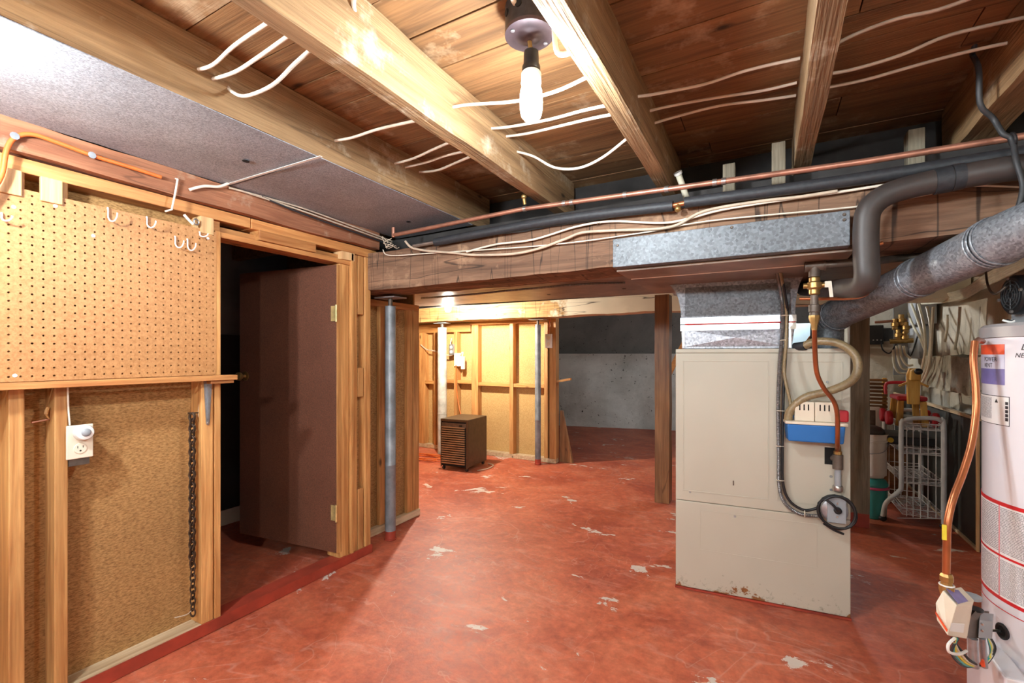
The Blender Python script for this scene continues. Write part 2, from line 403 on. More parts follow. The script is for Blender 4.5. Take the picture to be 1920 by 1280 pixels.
M = {
 'floor': floor_mat(),
 'pine_z': wood('pine_stud', (178, 120, 66), (222, 170, 106), 'z', .55),
 'pine_y': wood('pine_plate_y', (176, 112, 60), (218, 160, 98), 'y', .55),
 'pine_x': wood('pine_plate_x', (176, 118, 62), (218, 166, 98), 'x', .55),
 'pale_y': wood('pale_sill', (186, 160, 124), (222, 202, 168), 'y', .6),
 'pale_z': wood('pale_block', (206, 160, 108), (236, 198, 146), 'z', .6),
 'joist': wood('old_joist', (124, 94, 62), (182, 148, 106), 'y', .8, .8, .6, (206, 190, 164), True, .5, .5),
 'plank': wood('subfloor_plank', (104, 75, 48), (168, 124, 80), 'x', .68, .8, .6, (192, 166, 132), True, 0, .2),
 'rim': wood('rough_rim_timber', (122, 74, 50), (172, 116, 84), 'y', .85, 1, .6, (186, 160, 136), False, .6, .4),
 'hewn': wood('hewn_timber', (92, 68, 52), (160, 124, 98), 'x', .85, .7, .6, (184, 148, 116), False, 1, .4),
 'hewn2': painted_beam(),
 'gray_post': wood('weathered_post', (112, 104, 88), (152, 142, 122), 'z', .85, 1, .5, None, True, 0, .4),
 'brown_post': wood('brown_painted_post', (116, 82, 52), (160, 118, 78), 'z', .42, .6, .4, None, False, .7, .3),
 'stair': wood('brown_stringer', (98, 60, 26), (140, 92, 46), 'x', .5),
 'fiber': speckle('fibreboard', (182, 138, 84), (128, 90, 48), 190, .9, .5, .3, .1, (1, .35, 1)),
 'fiber_b': speckle('fibreboard_back', (200, 165, 108), (174, 138, 82), 120, .9, .5, .2, .06),
 'peg': speckle('pegboard_brown', (190, 138, 88), (168, 116, 68), 90, .5, .4, .03, .06),
 'hard': speckle('hardboard_door', (118, 74, 54), (84, 50, 38), 150, .55, .6, .1, .16),
 'foil': galv('foil_facing', (150, 155, 162), .5, .12, 260),
 'galv': galv('galvanised_steel', (98, 103, 108), .5, .15, 110),
 'galv_c': galv('dull_galvanised', (140, 145, 152), .45, .2, 110),
 'galv_b': galv('bright_galvanised', (168, 172, 180), .4, .3, 110),
 'galv_d': galv('galvanised_vent', (140, 145, 151), .42, .35, 150),
 'tape': galv('foil_tape', (214, 216, 226), .22, .9, 30),
 'steel_post': plain('grey_painted_post', (128, 132, 136), .42, .1, .25, 9, .1),
 'white_post': plain('pale_painted_post', (196, 196, 186), .5, 0, .2, 9),
 'red_paint': plain('red_paint', (160, 62, 44), .5, 0, .2, 6),
 'copper': plain('copper', (182, 128, 106), .38, .6, .2, 12),
 'copper_o': plain('copper_bright', (184, 112, 72), .32, .75, .15, 6),
 'brass': plain('brass', (176, 142, 88), .35, .8, .2, 14),
 'brass_h': plain('brass_hinge', (226, 196, 132), .35, .5, .2, 14),
 'iron': plain('black_iron', (104, 92, 82), .5, .4, .25, 14, .1),
 'solder': plain('solder', (196, 190, 184), .3, .9, .1, 20),
 'foam': plain('black_foam', (44, 46, 50), .55, 0, .2, 60, .2),
 'abs': plain('brown_drain', (62, 55, 52), .5, 0, .15, 10),
 'rubber': plain('black_rubber', (26, 26, 28), .5, 0, .2, 20),
 'rubber_g': plain('dark_grey_cord', (54, 56, 58), .5, 0, .2, 20),
 'cable': plain('white_cable', (228, 216, 198), .5, 0, .08, 14),
 'cable_d': plain('aged_cable', (196, 176, 154), .5, 0, .12, 14),
 'orange_cord': plain('orange_cord', (216, 110, 48), .45, 0, .12, 14),
 'white_pl': plain('white_plastic', (232, 230, 224), .35, 0, .04, 4),
 'ivory_pl': plain('ivory_plastic', (226, 214, 192), .4, 0, .05, 4),
 'gray_pl': plain('grey_plastic', (150, 154, 158), .4, 0, .08, 6),
 'black_pl': plain('black_plastic', (24, 24, 26), .4, 0, .2, 12),
 'slot': plain('dark_opening', (14, 12, 10), .9, 0, .2, 12),
 'blue_pl': plain('blue_tank', (40, 112, 184), .35, 0, .06, 4),
 'red_pl': plain('red_plastic', (178, 34, 44), .4, 0, .1, 6),
 'clear_hose': plain('braided_hose', (144, 124, 90), .35, 0, .15, 120, .15),
 'armour': plain('conduit_armour', (128, 126, 124), .4, .6, .2, 60),
 'steel': plain('zinc_steel', (176, 180, 186), .35, .8, .12, 30),
 'chain': plain('rusty_chain', (84, 68, 56), .5, .7, .35, 40, .2),
 'enamel': plain('white_enamel', (226, 226, 232), .22, 0, .02, 3, 0, None, .3),
 'furnace': furnace_mat(),
 'gray_cap': plain('grey_cap', (168, 164, 164), .4, 0, .05, 6),
 'red_print': plain('red_print', (206, 32, 40), .4, 0, .03, 4),
 'ink': plain('black_ink', (30, 28, 34), .6, 0, .1, 30),
 'orange_print': plain('orange_print', (232, 84, 44), .35, 0, .15, 18),
 'violet_print': plain('violet_print', (120, 112, 176), .35, 0, .2, 6),
 'lilac_print': plain('lilac_print', (206, 206, 226), .35, 0, .06, 6),
 'paper': plain('paper', (236, 236, 234), .5, 0, .03, 6),
 'type': print_mat('fine_print', rows=26, chars=26),
 'type_b': print_mat('small_print', rows=30, chars=60),
 'blue_label': print_mat('blue_label', (225, 225, 240), (58, 60, 122), 7, 30),
 'yellow': plain('yellow_tape', (224, 204, 60), .4, 0, .05, 6),
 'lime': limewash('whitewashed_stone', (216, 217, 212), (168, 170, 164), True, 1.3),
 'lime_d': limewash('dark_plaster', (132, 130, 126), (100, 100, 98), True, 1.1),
 'parge': limewash('parged_wall', (206, 198, 180), (168, 160, 142), False, 2.2),
 'conc': limewash('rough_concrete', (186, 180, 160), (120, 116, 100), True, 5),
 'dark_panel': plain('dark_lower_panel', (64, 66, 64), .5, 0, .25, 5, .1),
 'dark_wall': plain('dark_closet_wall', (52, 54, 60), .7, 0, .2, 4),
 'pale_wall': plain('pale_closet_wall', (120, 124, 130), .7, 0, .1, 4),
 'shade_dark': plain('shade_dark_board', (60, 56, 54), .9, 0, .3, 5, .2),  # dark tone stands in for shade above and behind the beams
 'ceil2': plain('brown_foil_board', (150, 130, 114), .42, .2, .2, 6),
 'dehum': plain('brown_metal_case', (92, 74, 54), .42, .3, .12, 20),
 'dehum_f': plain('louver_metal', (172, 152, 122), .4, .4, .1, 20),
 'fixture': plain('dark_fixture_box', (58, 56, 58), .45, .5, .25, 30, .1),
 'fixture_l': plain('fixture_lid', (82, 68, 72), .42, .5, .15, 20),
 'toy': wood('toy_wood', (196, 140, 52), (228, 182, 88), 'z', .45),
 'teal': plain('teal_plastic', (64, 168, 166), .4, 0, .06, 5),
 'pink': plain('pink_plastic', (214, 92, 132), .4, 0, .06, 5),
 'wire': plain('white_coated_wire', (214, 212, 208), .4, 0, .08, 12),
 'tubewhite': plain('grey_white_tube', (196, 196, 194), .4, 0, .08, 12),
 'pex': plain('white_water_tube', (206, 200, 178), .35, 0, .1, 12),
 'pale_blue': plain('daylight_blue_board', (176, 202, 214), .5, 0, .06, 5),
}

# ------------------------------------------------------------------ the setting
ZJ, ZS = 2.04, 2.245          # joist underside, subfloor underside
ZC2 = 1.76                    # low boarded ceiling behind the main beam
XW = -2.2                     # face of the left stud wall
YB = 2.10                     # face of the main beam

# floor, with a slight unevenness
mb = MB(); nx, ny = 56, 84; vs = []; fs = []
for j in range(ny+1):
    for i in range(nx+1):
        x = -5.2+i*(7.6/nx); y = -2.7+j*(12.0/ny)
        vs.append((x, y, noise.noise(V(x*1.3, y*1.3, 0))*.004-.003))
for j in range(ny):
    for i in range(nx):
        a = j*(nx+1)+i; fs.append((a, a+1, a+nx+2, a+nx+1))
mb.add(vs, fs); ob('floor', mb, M['floor'], smooth=60, kind='structure', loc=1)

# ceiling of the near room: subfloor planks and joists
ceil = thing('ceiling', (-.2, 0, ZS), kind='structure')
y = -2.6; k = 0
while y < 2.62:
    wd = random.choice((.145, .165, .185, .20))
    cut = random.uniform(-1.2, .9)
    for (a, b) in ((-1.72, cut-.002), (cut+.002, 1.32)):
        dz = random.uniform(0, .004)
        ob('plank', MB().box(a, b, y+.0025, y+wd-.0025, ZS+dz, ZS+.024+dz), M['plank'], ceil)
    y += wd
ob('floor_backing', MB().box(-5.2, 2.4, -2.7, 9.3, ZS+.03, ZS+.07), M['shade_dark'], ceil)
for i, (a, b, am) in enumerate(((-1.625, -1.56, .004), (-1.045, -.985, .005), (-.457, -.394, .005), (.098, .158, .006), (.622, .73, .012))):
    ob('joist', rough_bar(a, b, -2.6, 2.52, ZJ, ZS-.001, 'y', 70, 4, am, 2.6, i*3.1), M['joist'], ceil, smooth=35)

# left stud wall
wl = thing('wall_left', (XW, .4, 0), kind='structure')
def wl_y(px, py=900, X=XW): return at(px, py, X=X).y
SILL = .05
ob('sill_plate', MB().box(XW-.09, XW, -2.6, 1.205, 0, SILL), M['pale_y'], wl, bevel=.002)
ob('sill_paint_strip', MB().box(XW, XW+.008, -2.6, 2.13, 0, SILL+.002), M['red_paint'], wl)
ob('threshold', MB().box(XW-.09, XW, 1.2055, 1.93, 0, SILL), M['red_paint'], wl, bevel=.003)
TP0, TP1 = 1.866, 1.915
st1, st2 = (wl_y(16), wl_y(47)), (wl_y(102), wl_y(128))
dst = (wl_y(378), wl_y(400)); dj = (wl_y(402), wl_y(413))
studs = [(st1[0]-.82, st1[0]-.778), (st1[0]-1.64, st1[0]-1.6), (st1[0]-2.4, st1[0]-2.36), st1, st2]
for a, b in studs: ob('stud', MB().box(XW-.088, XW-.001, a, b, SILL, TP0), M['pine_z'], wl, bevel=.003)
ob('stud', MB().box(XW-.088, XW-.001, dst[0], dst[1], SILL, TP0), M['pine_z'], wl, bevel=.003)
ob('door_jamb', MB().box(XW-.105, XW+.004, dj[0], dj[1], SILL, 1.815), M['pine_z'], wl, bevel=.002)
for i, (a, b) in enumerate(((-2.6, -1.5), (-1.498, -.3), (-.298, st2[0]+.01), (st2[0]+.012, dst[0]+.02))):
    ob('fibreboard_panel', MB().box(XW-.102, XW-.0885, a, b, .0, 1.95), M['fiber'], wl)
ob('top_plate', MB().box(XW-.09, XW, -2.6, wl_y(470, 420), TP0, TP1), M['pine_y'], wl, bevel=.003)
ob('top_plate', MB().box(XW-.09, XW+.004, wl_y(470, 420)+.002, wl_y(697, 478), TP0-.002, TP1-.002), M['pine_y'], wl, bevel=.003)
ob('plate_end_block', MB().box(XW-.09, XW-.004, wl_y(697, 478)+.002, wl_y(707, 478), TP0-.003, TP1), M['pine_y'], wl, bevel=.003)
# short blocks between plate and pegboard
for a, b in ((-8, 38), (73, 114)):
    ob('blocking', MB().box(XW+.001, XW+.018, wl_y(a, 350), wl_y(b, 350), 1.78, TP0-.001), M['pale_z'], wl, bevel=.003)
ob('blocking', MB().box(XW-.06, XW+.01, wl_y(374, 425), wl_y(399, 425), 1.79, TP0-.001), M['pale_z'], wl, bevel=.002)
ob('blocking', MB().box(XW-.06, XW-.02, wl_y(401, 425), wl_y(417, 425), 1.818, TP0-.001), M['pine_y'], wl, bevel=.002)
# door header: two boards and wedges in the gap
HD = (dj[0]-.002, wl_y(664, 492))
ob('door_header', MB().box(XW-.105, XW-.002, HD[0]+.02, HD[1], 1.79, 1.815), M['pine_y'], wl, bevel=.002)
ob('door_header', MB().box(XW-.105, XW-.03, HD[0]+.02, HD[1]-.02, 1.816, 1.845), M['pine_y'], wl, bevel=.002)
ob('wedge', MB().box(XW-.07, XW+.012, wl_y(484, 450), wl_y(590, 465), 1.8165, 1.8655), M['pine_y'], wl, bevel=.002)
ob('wedge', MB().box(XW-.07, XW+.006, wl_y(640, 480), wl_y(664, 485), 1.8165, 1.8635), M['pale_z'], wl, bevel=.002)
# hinge-side jamb and the pack of studs that ends the wall
ob('door_jamb', MB().box(XW-.115, XW-.010, wl_y(638.5, 700), wl_y(656, 700), SILL, 1.789), M['pine_z'], wl, bevel=.002)
ob('stud', MB().box(XW-.088, XW+.006, wl_y(657.5, 700), wl_y(662, 700), SILL, TP0-.004), M['pine_z'], wl, bevel=.002)
ob('stud', MB().box(XW-.088, XW-.012, wl_y(663.5, 700), wl_y(672, 700), SILL, TP0-.004), M['pine_z'], wl, bevel=.002)
ya, yb = wl_y(673.2, 700), wl_y(683, 700)
ob('fibreboard_panel', MB().box(XW-.07, XW-.05, ya, yb, SILL, TP0-.004), M['fiber'], wl)
for z0, z1 in ((SILL, .42), (.99, 1.17), (1.50, TP0-.004)):
    ob('blocking', MB().box(XW-.049, XW-.008, ya, yb, z0, z1), M['pine_z'], wl, bevel=.002)
ob('stud', MB().box(XW-.088, XW, wl_y(684.5, 700), wl_y(695, 700), SILL, TP0-.004), M['pine_z'], wl, bevel=.003)
ob('sill_plate', MB().box(XW-.09, XW, 1.931, 2.125, 0, SILL), M['pine_y'], wl)

# partition carrying on beyond the steel post, set back a little
XP = -2.385
wp = thing('wall_partition', (XP, 2.5, 0), kind='structure')
py_ = lambda px: at(px, 800, X=XP).y
YE = py_(786)
ob('sill_plate', MB().box(XP-.032, XP+.01, 2.16, YE, 0, .05), M['pale_y'], wp, bevel=.003)
ob('top_plate', MB().box(XP-.032, XP, 2.16, YE, 1.59, 1.635), M['pine_y'], wp, bevel=.003)
for a, b in ((py_(712), py_(722)), (py_(764), py_(774)), (py_(775.5), py_(786))):
    ob('stud', MB().box(XP-.032, XP-.002, a, b, .05, 1.59), M['pine_z'], wp, bevel=.003)
ob('fibreboard_panel', MB().box(XP-.046, XP-.033, 2.16, py_(717), 0, .835), M['fiber'], wp)
ob('fibreboard_panel', MB().box(XP-.046, XP-.033, 2.16, py_(717), .838, 1.63), M['fiber'], wp)
ob('fibreboard_panel', MB().box(XP-.046, XP-.033, py_(717)+.002, YE, 0, 1.63), M['fiber'], wp)
ob('end_board', MB().box(-4.5, XP-.047, YE-.02, YE, 0, 2.2), M['fiber'], wp)

# dark closet behind the open door
wc = thing('wall_closet', (-3.5, 1, 0), kind='structure')
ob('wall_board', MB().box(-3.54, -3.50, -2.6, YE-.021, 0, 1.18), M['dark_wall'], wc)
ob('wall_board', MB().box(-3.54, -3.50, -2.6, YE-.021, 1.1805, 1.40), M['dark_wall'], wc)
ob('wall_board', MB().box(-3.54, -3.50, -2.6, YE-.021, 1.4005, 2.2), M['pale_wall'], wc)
ob('picture_rail', MB().box(-3.50, -3.49, -1, YE-.021, 1.66, 1.70), M['pale_wall'], wc)
ob('baseboard', MB().box(-3.50, -3.485, -2.6, YE-.021, 0, .11), M['white_pl'], wc, label='pale painted baseboard')
for i, yy in enumerate((1.55, 2.0, 2.45)):
    ob('closet_joist', MB().box(-3.5, -2.31, yy, yy+.06, 1.96, 2.2), M['joist'], wc)

# rough rim timber lying on the wall plate
ob('rim_timber', rough_bar(XW-.1, XW+.035, -2.6, 2.16, TP1+.005, ZJ-.014, 'y', 70, 5, .008, 3, 4.), M['rim'], smooth=40,
   label='rough reddish timber lying along the top of the left stud wall', cat='timber')

# foil-faced boards under the first bays
for (a, b, lb) in ((-2.6, 1.225, 'silver foil faced insulation board above the pegboard'), (1.232, 2.33, 'silver foil faced insulation board above the open doorway')):
    mbf = MB(); n = 24
    vs = []; fs = []
    for j in range(n+1):
        yy = a+(b-a)*j/n
        for (x, z) in ((XW+.03, ZJ-.012), (-1.9, ZJ-.012), (-1.562, ZJ-.004), (-1.562, ZJ-.001), (-1.9, ZJ-.006), (XW+.03, ZJ-.006)):
            vs.append((x+noise.noise(V(yy*2.2, x, 1))*.012*(1 if x < -2 else .3), yy, z+noise.noise(V(yy*1.5, x*3, 5))*.002))
    for j in range(n):
        for k in range(6): fs.append((j*6+k, j*6+(k+1) % 6, (j+1)*6+(k+1) % 6, (j+1)*6+k))
    fs += [tuple(range(6))[::-1], tuple(n*6+k for k in range(6))]
    mbf.add(vs, fs)
    fb = ob('foil_board', mbf, M['foil'], smooth=30, label=lb, cat='insulation board', group='foil boards under the ceiling')
    hp = at(461, 301, Z=ZJ-.0125) if a < 0 else at(766, 415, Z=ZJ-.0125)
    h = ob('drilled_hole', MB().lathe([(.013, 0), (.013, .002)], hp-V(0, 0, .0035), n=16), M['slot'], None, loc=1); h.parent = fb
    h.matrix_parent_inverse = Matrix.Translation(fb.location).inverted()
tp = MB().bar(at(602, 293, Z=ZJ-.014), at(425, 346, Z=ZJ-.014), .012, .002, (0, 0, 1))
ob('seam_tape', tp, M['white_pl'], label='narrow white tape over the seam of the foil boards', cat='tape')

# main hewn beam
mbm = rough_bar(-2.36, 1.35, YB, 2.385, 1.655, 1.885, 'x', 120, 8, .011, 3.2, 1.)
ob('main_beam', mbm, M['hewn'], smooth=35, label='massive hand hewn timber beam carrying the joists across the basement', cat='beam')
# upper packing timber that carries the joist ends
ob('packing_timber', MB().box(-2.36, 1.35, 2.36, 2.50, 1.90, ZJ-.006), M['shade_dark'], label='dark packing timber between the hewn beam and the joist ends', cat='timber')
ob('bay_closure', MB().box(-5.2, 2.4, 2.60, 2.64, ZC2+.03, ZS+.028), M['shade_dark'], label='dark boards standing in for shade in the joist bays behind the hewn beam', cat='board')  # dark sheet added in place of the unlit depth of the bays
for i, (a, b, yt, yw) in enumerate(((1355, 1378, 308, 2.22), (1447, 1473, 268, 2.20), (1703, 1735, 243, 2.30))):
    p0 = at(a, 340, Y=yw); p1 = at(b, 340, Y=yw); zt = at(a, yt, Y=yw).z
    ob('strut_block', MB().box(p0.x, p1.x, yw, yw+.07, 1.896, zt), M['gray_post'], bevel=.003, cat='block', group='upright blocks standing on the hewn beam',
       label=('short dark block on the beam left of the third joist', 'taller grey block on the beam right beside the third joist', 'dark upright block on the beam near the rough right joist')[i])

# low ceiling behind the main beam, made of foil-brown boards
c2 = thing('ceiling_low', (-1.5, 3.2, ZC2), kind='structure')
xs = [-4.5, -2.6, -.74, 1.3]
ye = lambda x: 3.78+.075*(x+3.2)
for i in range(3):
    a, b = xs[i], xs[i+1]
    o = ob('ceiling_board', MB().prism([V(a+.003, 2.45, ZC2), V(b-.003, 2.45, ZC2), V(b-.003, ye(b), ZC2), V(a+.003, ye(a), ZC2)], V(0, 0, .012)), M['ceil2'], c2)
for px, py in ((1029, 552), (1170, 541), (1244, 535)):
    p = at(px, py, Z=ZC2); ob('knot_hole', MB().lathe([(.017, -.001), (.017, .002)], p, n=14), M['slot'], c2)
ob('edge_board', MB().box(-4.5, 1.3, 4.02, 4.05, ZC2+.012, 2.1), M['shade_dark'], c2)

# second beam, bare then whitewashed
ob('rear_beam', rough_bar(-4.7, 1.3, 4.58, 4.80, 1.668, 1.86, 'x', 110, 6, .012, 3.0, 9.), M['hewn2'], smooth=35,
   label='rear hewn beam, honey coloured at left and flaking whitewash at right', cat='beam')

# back stud wall lit by the second bulb
YW2 = 4.88
wb = thing('wall_back_studs', (-3.3, YW2, 0), kind='structure')
bx = lambda px: at(px, 750, Y=YW2).x
XE = bx(1042)
ob('sill_plate', MB().box(-4.7, XE, YW2, YW2+.09, 0, .05), M['pale_y'], wb, bevel=.003)
zt0, zt1 = at(960, 606, Y=YW2).z, at(960, 596, Y=YW2).z
ob('top_plate', MB().box(bx(882), XE, YW2, YW2+.09, zt0, zt1), M['pine_x'], wb, bevel=.003)
zl0, zl1 = at(830, 623, Y=YW2).z, at(830, 607, Y=YW2).z
ob('top_plate', MB().box(-4.7, bx(881), YW2+.01, YW2+.09, zl0, zl1), M['pine_x'], wb, bevel=.003)
stx = [(786, 796, 0), (813, 818, 0), (851, 857, 0), (884, 896, 1), (955, 962, 1), (1020, 1027, 1), (1030, 1042, 1)]
for a, b, hi in stx:
    ob('stud', MB().box(bx(a), bx(b), YW2, YW2+.089, .05, zt0 if hi else zl0), M['pine_z'], wb, bevel=.003)
for i in range(len(stx)-1):
    a, b = bx(stx[i][1]), bx(stx[i+1][0])
    if b-a > .05:
        z = at(900, 723, Y=YW2).z+(.02 if i in (1, 2) else 0)
        ob('blocking', MB().box(a+.002, b-.002, YW2+.004, YW2+.088, z, z+.042), M['pine_x'], wb, bevel=.003)
for a, b in ((-4.7, bx(855)), (bx(855)+.003, bx(958)), (bx(958)+.003, XE-.005)):
    ob('fibreboard_panel', MB().box(a, b, YW2+.0905, YW2+.104, 0, 1.72), M['fiber_b'], wb)
ob('side_shelf', MB().prism([V(XE, YW2+.02, .93), V(XE+.16, YW2+.05, .96), V(XE+.16, YW2+.09, .96), V(XE, YW2+.09, .93)], V(0, 0, .025)), M['pine_x'], wb)
ob('wall_left_far', MB().box(-4.74, -4.70, YE-.02, 9.2, 0, 2.25), M['fiber_b'], kind='structure')

# far foundation wall: whitewashed lower part with a ledge, dark set-back wall above
wf = thing('wall_far', (-1.5, 8, 0), kind='structure')
fy = lambda x: 7.55+(x+3.27)*.24
def grid_wall(name, x0, x1, z0, z1, off, th, mat, amp, parent):
    mb = MB(); n, m = 60, 20; vs = []; fs = []
    for side in (0, 1):
        for j in range(m+1):
            for i in range(n+1):
                x = x0+(x1-x0)*i/n; z = z0+(z1-z0)*j/m
                d = (noise.noise(V(x*1.6, z*1.6, 3))+.4*noise.noise(V(x*5, z*5, 8)))*amp if side == 0 else 0
                vs.append((x, fy(x)+off+d+side*th, z))
    W = (n+1)*(m+1)
    for j in range(m):
        for i in range(n):
            a = j*(n+1)+i; fs.append((a, a+1, a+n+2, a+n+1)); fs.append((W+a, W+a+n+1, W+a+n+2, W+a+1))
    for i in range(n):
        a = m*(n+1)+i; fs.append((a, a+1, W+a+1, W+a))
    return ob(name, mb.add(vs, fs), mat, parent, smooth=60)
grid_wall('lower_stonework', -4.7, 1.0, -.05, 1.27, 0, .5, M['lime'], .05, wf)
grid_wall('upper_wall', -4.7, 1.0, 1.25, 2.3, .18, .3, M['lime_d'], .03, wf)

# right foundation wall
wr = thing('wall_right', (1.3, 2, 0), kind='structure')
def wall_x(name, x0, y0, y1, z0, z1, th, mat, amp, sc=1.6, n=70, m=24):
    mb = MB(); vs = []; fs = []
    for side in (0, 1):
        for j in range(m+1):
            for i in range(n+1):
                y = y0+(y1-y0)*i/n; z = z0+(z1-z0)*j/m
                d = (noise.noise(V(y*sc, z*sc, 13))+.5*noise.noise(V(y*sc*3, z*sc*3, 2)))*amp if side == 0 else 0
                vs.append((x0+d+side*th, y, z))
    W = (n+1)*(m+1)
    for j in range(m):
        for i in range(n):
            a = j*(n+1)+i; fs.append((a, a+1, a+n+2, a+n+1)); fs.append((W+a, W+a+n+1, W+a+n+2, W+a+1))
    for i in range(n):
        a = m*(n+1)+i; fs.append((a, a+1, W+a+1, W+a))
        fs.append((i, i+1, W+i+1, W+i))
    for j in range(m):
        for e in (0, n):
            a = j*(n+1)+e; fs.append((a, a+n+1, W+a+n+1, W+a))
    return ob(name, mb.add(vs, fs), mat, wr, smooth=50)
wall_x('foundation', 1.31, -2.6, 6.45, -.02, ZS+.03, .25, M['parge'], .012, 2.5)
ob('wall_rear', MB().box(-5.2, 2.4, -2.72, -2.62, 0, ZS+.03), M['parge'], kind='structure')
ob('wall_stair', MB().box(.62, 1.3, 6.42, 6.50, 0, ZS+.03), M['parge'], kind='structure')
# lower dark panel with a wooden frame, standing against that wall
yp0, yp1 = at(1834, 1035, Z=0).y, 6.38
dp = thing('dark_wall_panel', (1.17, 5, 0), 'dark grey panel with pale wooden edging against the right wall', 'panel')
ob('panel_sheet', MB().box(1.175, 1.19, yp0, yp1, .0, .83), M['dark_panel'], dp)
ob('edging', MB().box(1.160, 1.19, yp0, yp1, .831, .852), M['pale_y'], dp, bevel=.002)
ob('edging', MB().box(1.160, 1.174, yp0, yp0+.022, 0, .83), M['pale_z'], dp, bevel=.002)
ob('edging', MB().box(1.160, 1.174, yp0+.023, yp1, 0, .022), M['pale_y'], dp, bevel=.002)
# rough concrete lump on the ledge
q0, q1 = at(1745, 672, X=1.2), at(1838, 672, X=1.2)
ob('concrete_ledge', rough_bar(1.13, 1.29, 3.75, 4.9, .985, 1.235, 'y', 40, 6, .02, 5, 3.), M['conc'], smooth=40,
   label='rough concrete ledge jutting from the right wall behind the water heater', cat='concrete')

# ------------------------------------------------------------------ lamps
def bulb_lamp(name, c, top, label, power, color, pend=False):
    """bare bulb in a black socket; c is the bulb centre, top the ceiling height above it"""
    t = thing(name, V(c.x, c.y, c.z-.06), label, 'lamp', 'bare bulbs')
    g = glow(name+'_glow', color, power)
    ob('bulb', MB().lathe([(.004, -.058), (.018, -.054), (.028, -.042), (.032, -.022), (.0325, .0), (.030, .030), (.024, .045), (.016, .052)], c, n=20), g, t, smooth=50, label='glowing white bulb')
    ob('bulb_collar', MB().lathe([(.026, .046), (.029, .05), (.029, .078), (.026, .082)], c, n=20), M['white_pl'], t, smooth=40)
    ob('socket', MB().lathe([(.022, .082), (.026, .086), (.026, .098), (.022, .104), (.021, .14), (.013, .146)], c, n=18), M['black_pl'], t, smooth=40)
    return t
cb = at(996, 190, D=1.315)
t = bulb_lamp('ceiling_lamp', cb, ZS, 'lit bare bulb hanging from a round dark box between the joists', BULB_MAIN, (.86, .95, 1))
zl = 2.158; c0 = V(cb.x-.006, cb.y, 0)
ob('stem', MB().tube([V(cb.x, cb.y, cb.z+.14), V(c0.x, c0.y, zl-.01)], .0065, 8), M['brass'], t, smooth=40)
ob('canopy_lid', MB().lathe([(.012, -.014), (.026, -.010), (.033, -.004), (.046, -.0015), (.062, .0), (.070, .002), (.070, .012)], V(c0.x, c0.y, zl), n=32), M['fixture_l'], t, smooth=30)
ob('junction_box', MB().lathe([(.069, .0), (.069, ZS-zl-.016)], V(c0.x, c0.y, zl+.0125), n=8 if 0 else 28), M['fixture'], t, smooth=30)
for dx, dy in ((.03, .045), (-.028, -.047)):
    ob('screw', MB().lathe([(.002, -.004), (.006, -.003), (.006, .002)], V(c0.x+dx, c0.y+dy, zl-.0005), n=10), M['steel'], t)
for a in (-1.2, -1.9):
    p = V(c0.x+.0695*math.cos(a-.35), c0.y+.0695*math.sin(a-.35), zl+.05)
    ob('knockout', MB().lathe([(.010, -.002), (.010, .002)], p, (math.cos(a-.35), math.sin(a-.35), 0), n=12), M['slot'], t)

cb2 = at(840, 575, D=5.0)
t = bulb_lamp('back_lamp', cb2, ZC2, 'lit bare bulb in the back room in front of the rear beam', BULB_BACK, (1, .91, .76))
ob('stem', MB().tube([cb2+V(0, 0, .14), V(cb2.x, cb2.y, ZS+.028)], .008, 8), M['white_pl'], t)
cb3 = V(-1.62, .06, 1.86)
t = bulb_lamp('left_lamp', cb3, ZJ, 'lit bare bulb hanging near the left wall before the pegboard', BULB_LEFT, (.86, .95, 1))
ob('stem', MB().tube([cb3+V(0, 0, .14), V(cb3.x, cb3.y, ZJ-.013)], .008, 8), M['white_pl'], t)
for cb4, lb in ((V(.55, -1.35, 1.95), 'added fill bulb at the rear of the basement on the heater side'), (V(-.72, -1.15, 1.95), 'added fill bulb at the rear of the basement on the pegboard side')):
    t = bulb_lamp('rear_fill_lamp', cb4, ZS, lb, FILL_REAR, (.86, .95, 1))  # unseen bulbs added behind the camera to even out the light
    ob('stem', MB().tube([cb4+V(0, 0, .14), V(cb4.x, cb4.y, ZS-.001)], .008, 8), M['white_pl'], t)

cb5 = V(.05, 5.6, 1.95)  # extra hidden bulb added to brighten the far wall and storage corner
t = bulb_lamp('stair_fill_lamp', cb5, ZS, 'added fill bulb over the stairs, hidden behind the furnace plenum', 200, (.95, .98, 1))
ob('stem', MB().tube([cb5+V(0, 0, .14), V(cb5.x, cb5.y, ZS+.028)], .008, 8), M['white_pl'], t)

# ------------------------------------------------------------------ posts
def steel_post(px, base, ztop, r, mat, label, redband):
    t = thing('steel_post', V(base.x, base.y, 0), label, 'post', 'steel posts under the beams')
    ob('column', MB().lathe([(r, .06 if redband else 0), (r, .5), (r*1.03, .502), (r*1.03, .508), (r, .51), (r, ztop-.06)], V(base.x, base.y, 0), n=24), mat, t, smooth=40)
    if redband: ob('painted_foot', MB().lathe([(r*1.12, 0), (r*1.12, .008), (r*1.01, .010), (r*1.01, .0595)], V(base.x, base.y, 0), n=24), M['red_paint'], t, smooth=40, label='foot painted red like the floor')
    ob('jack_screw', MB().lathe([(r*.42, ztop-.0595), (r*.42, ztop-.008)], V(base.x, base.y, 0), n=14), M['iron'], t, smooth=40)
    ob('cap_plate', MB().box(base.x-.09, base.x+.09, base.y-.06, base.y+.06, ztop-.0078, ztop), M['gray_pl'], t)
    return t
steel_post(732, at(732, 1010, Z=0), 1.64, .036, M['steel_post'], 'grey steel post with a red foot beside the doorway partition', True)
steel_post(1010, V(-2.30, 4.76, 0), 1.655, .034, M['steel_post'], 'slim grey steel post with a red foot at the end of the back stud wall', True)
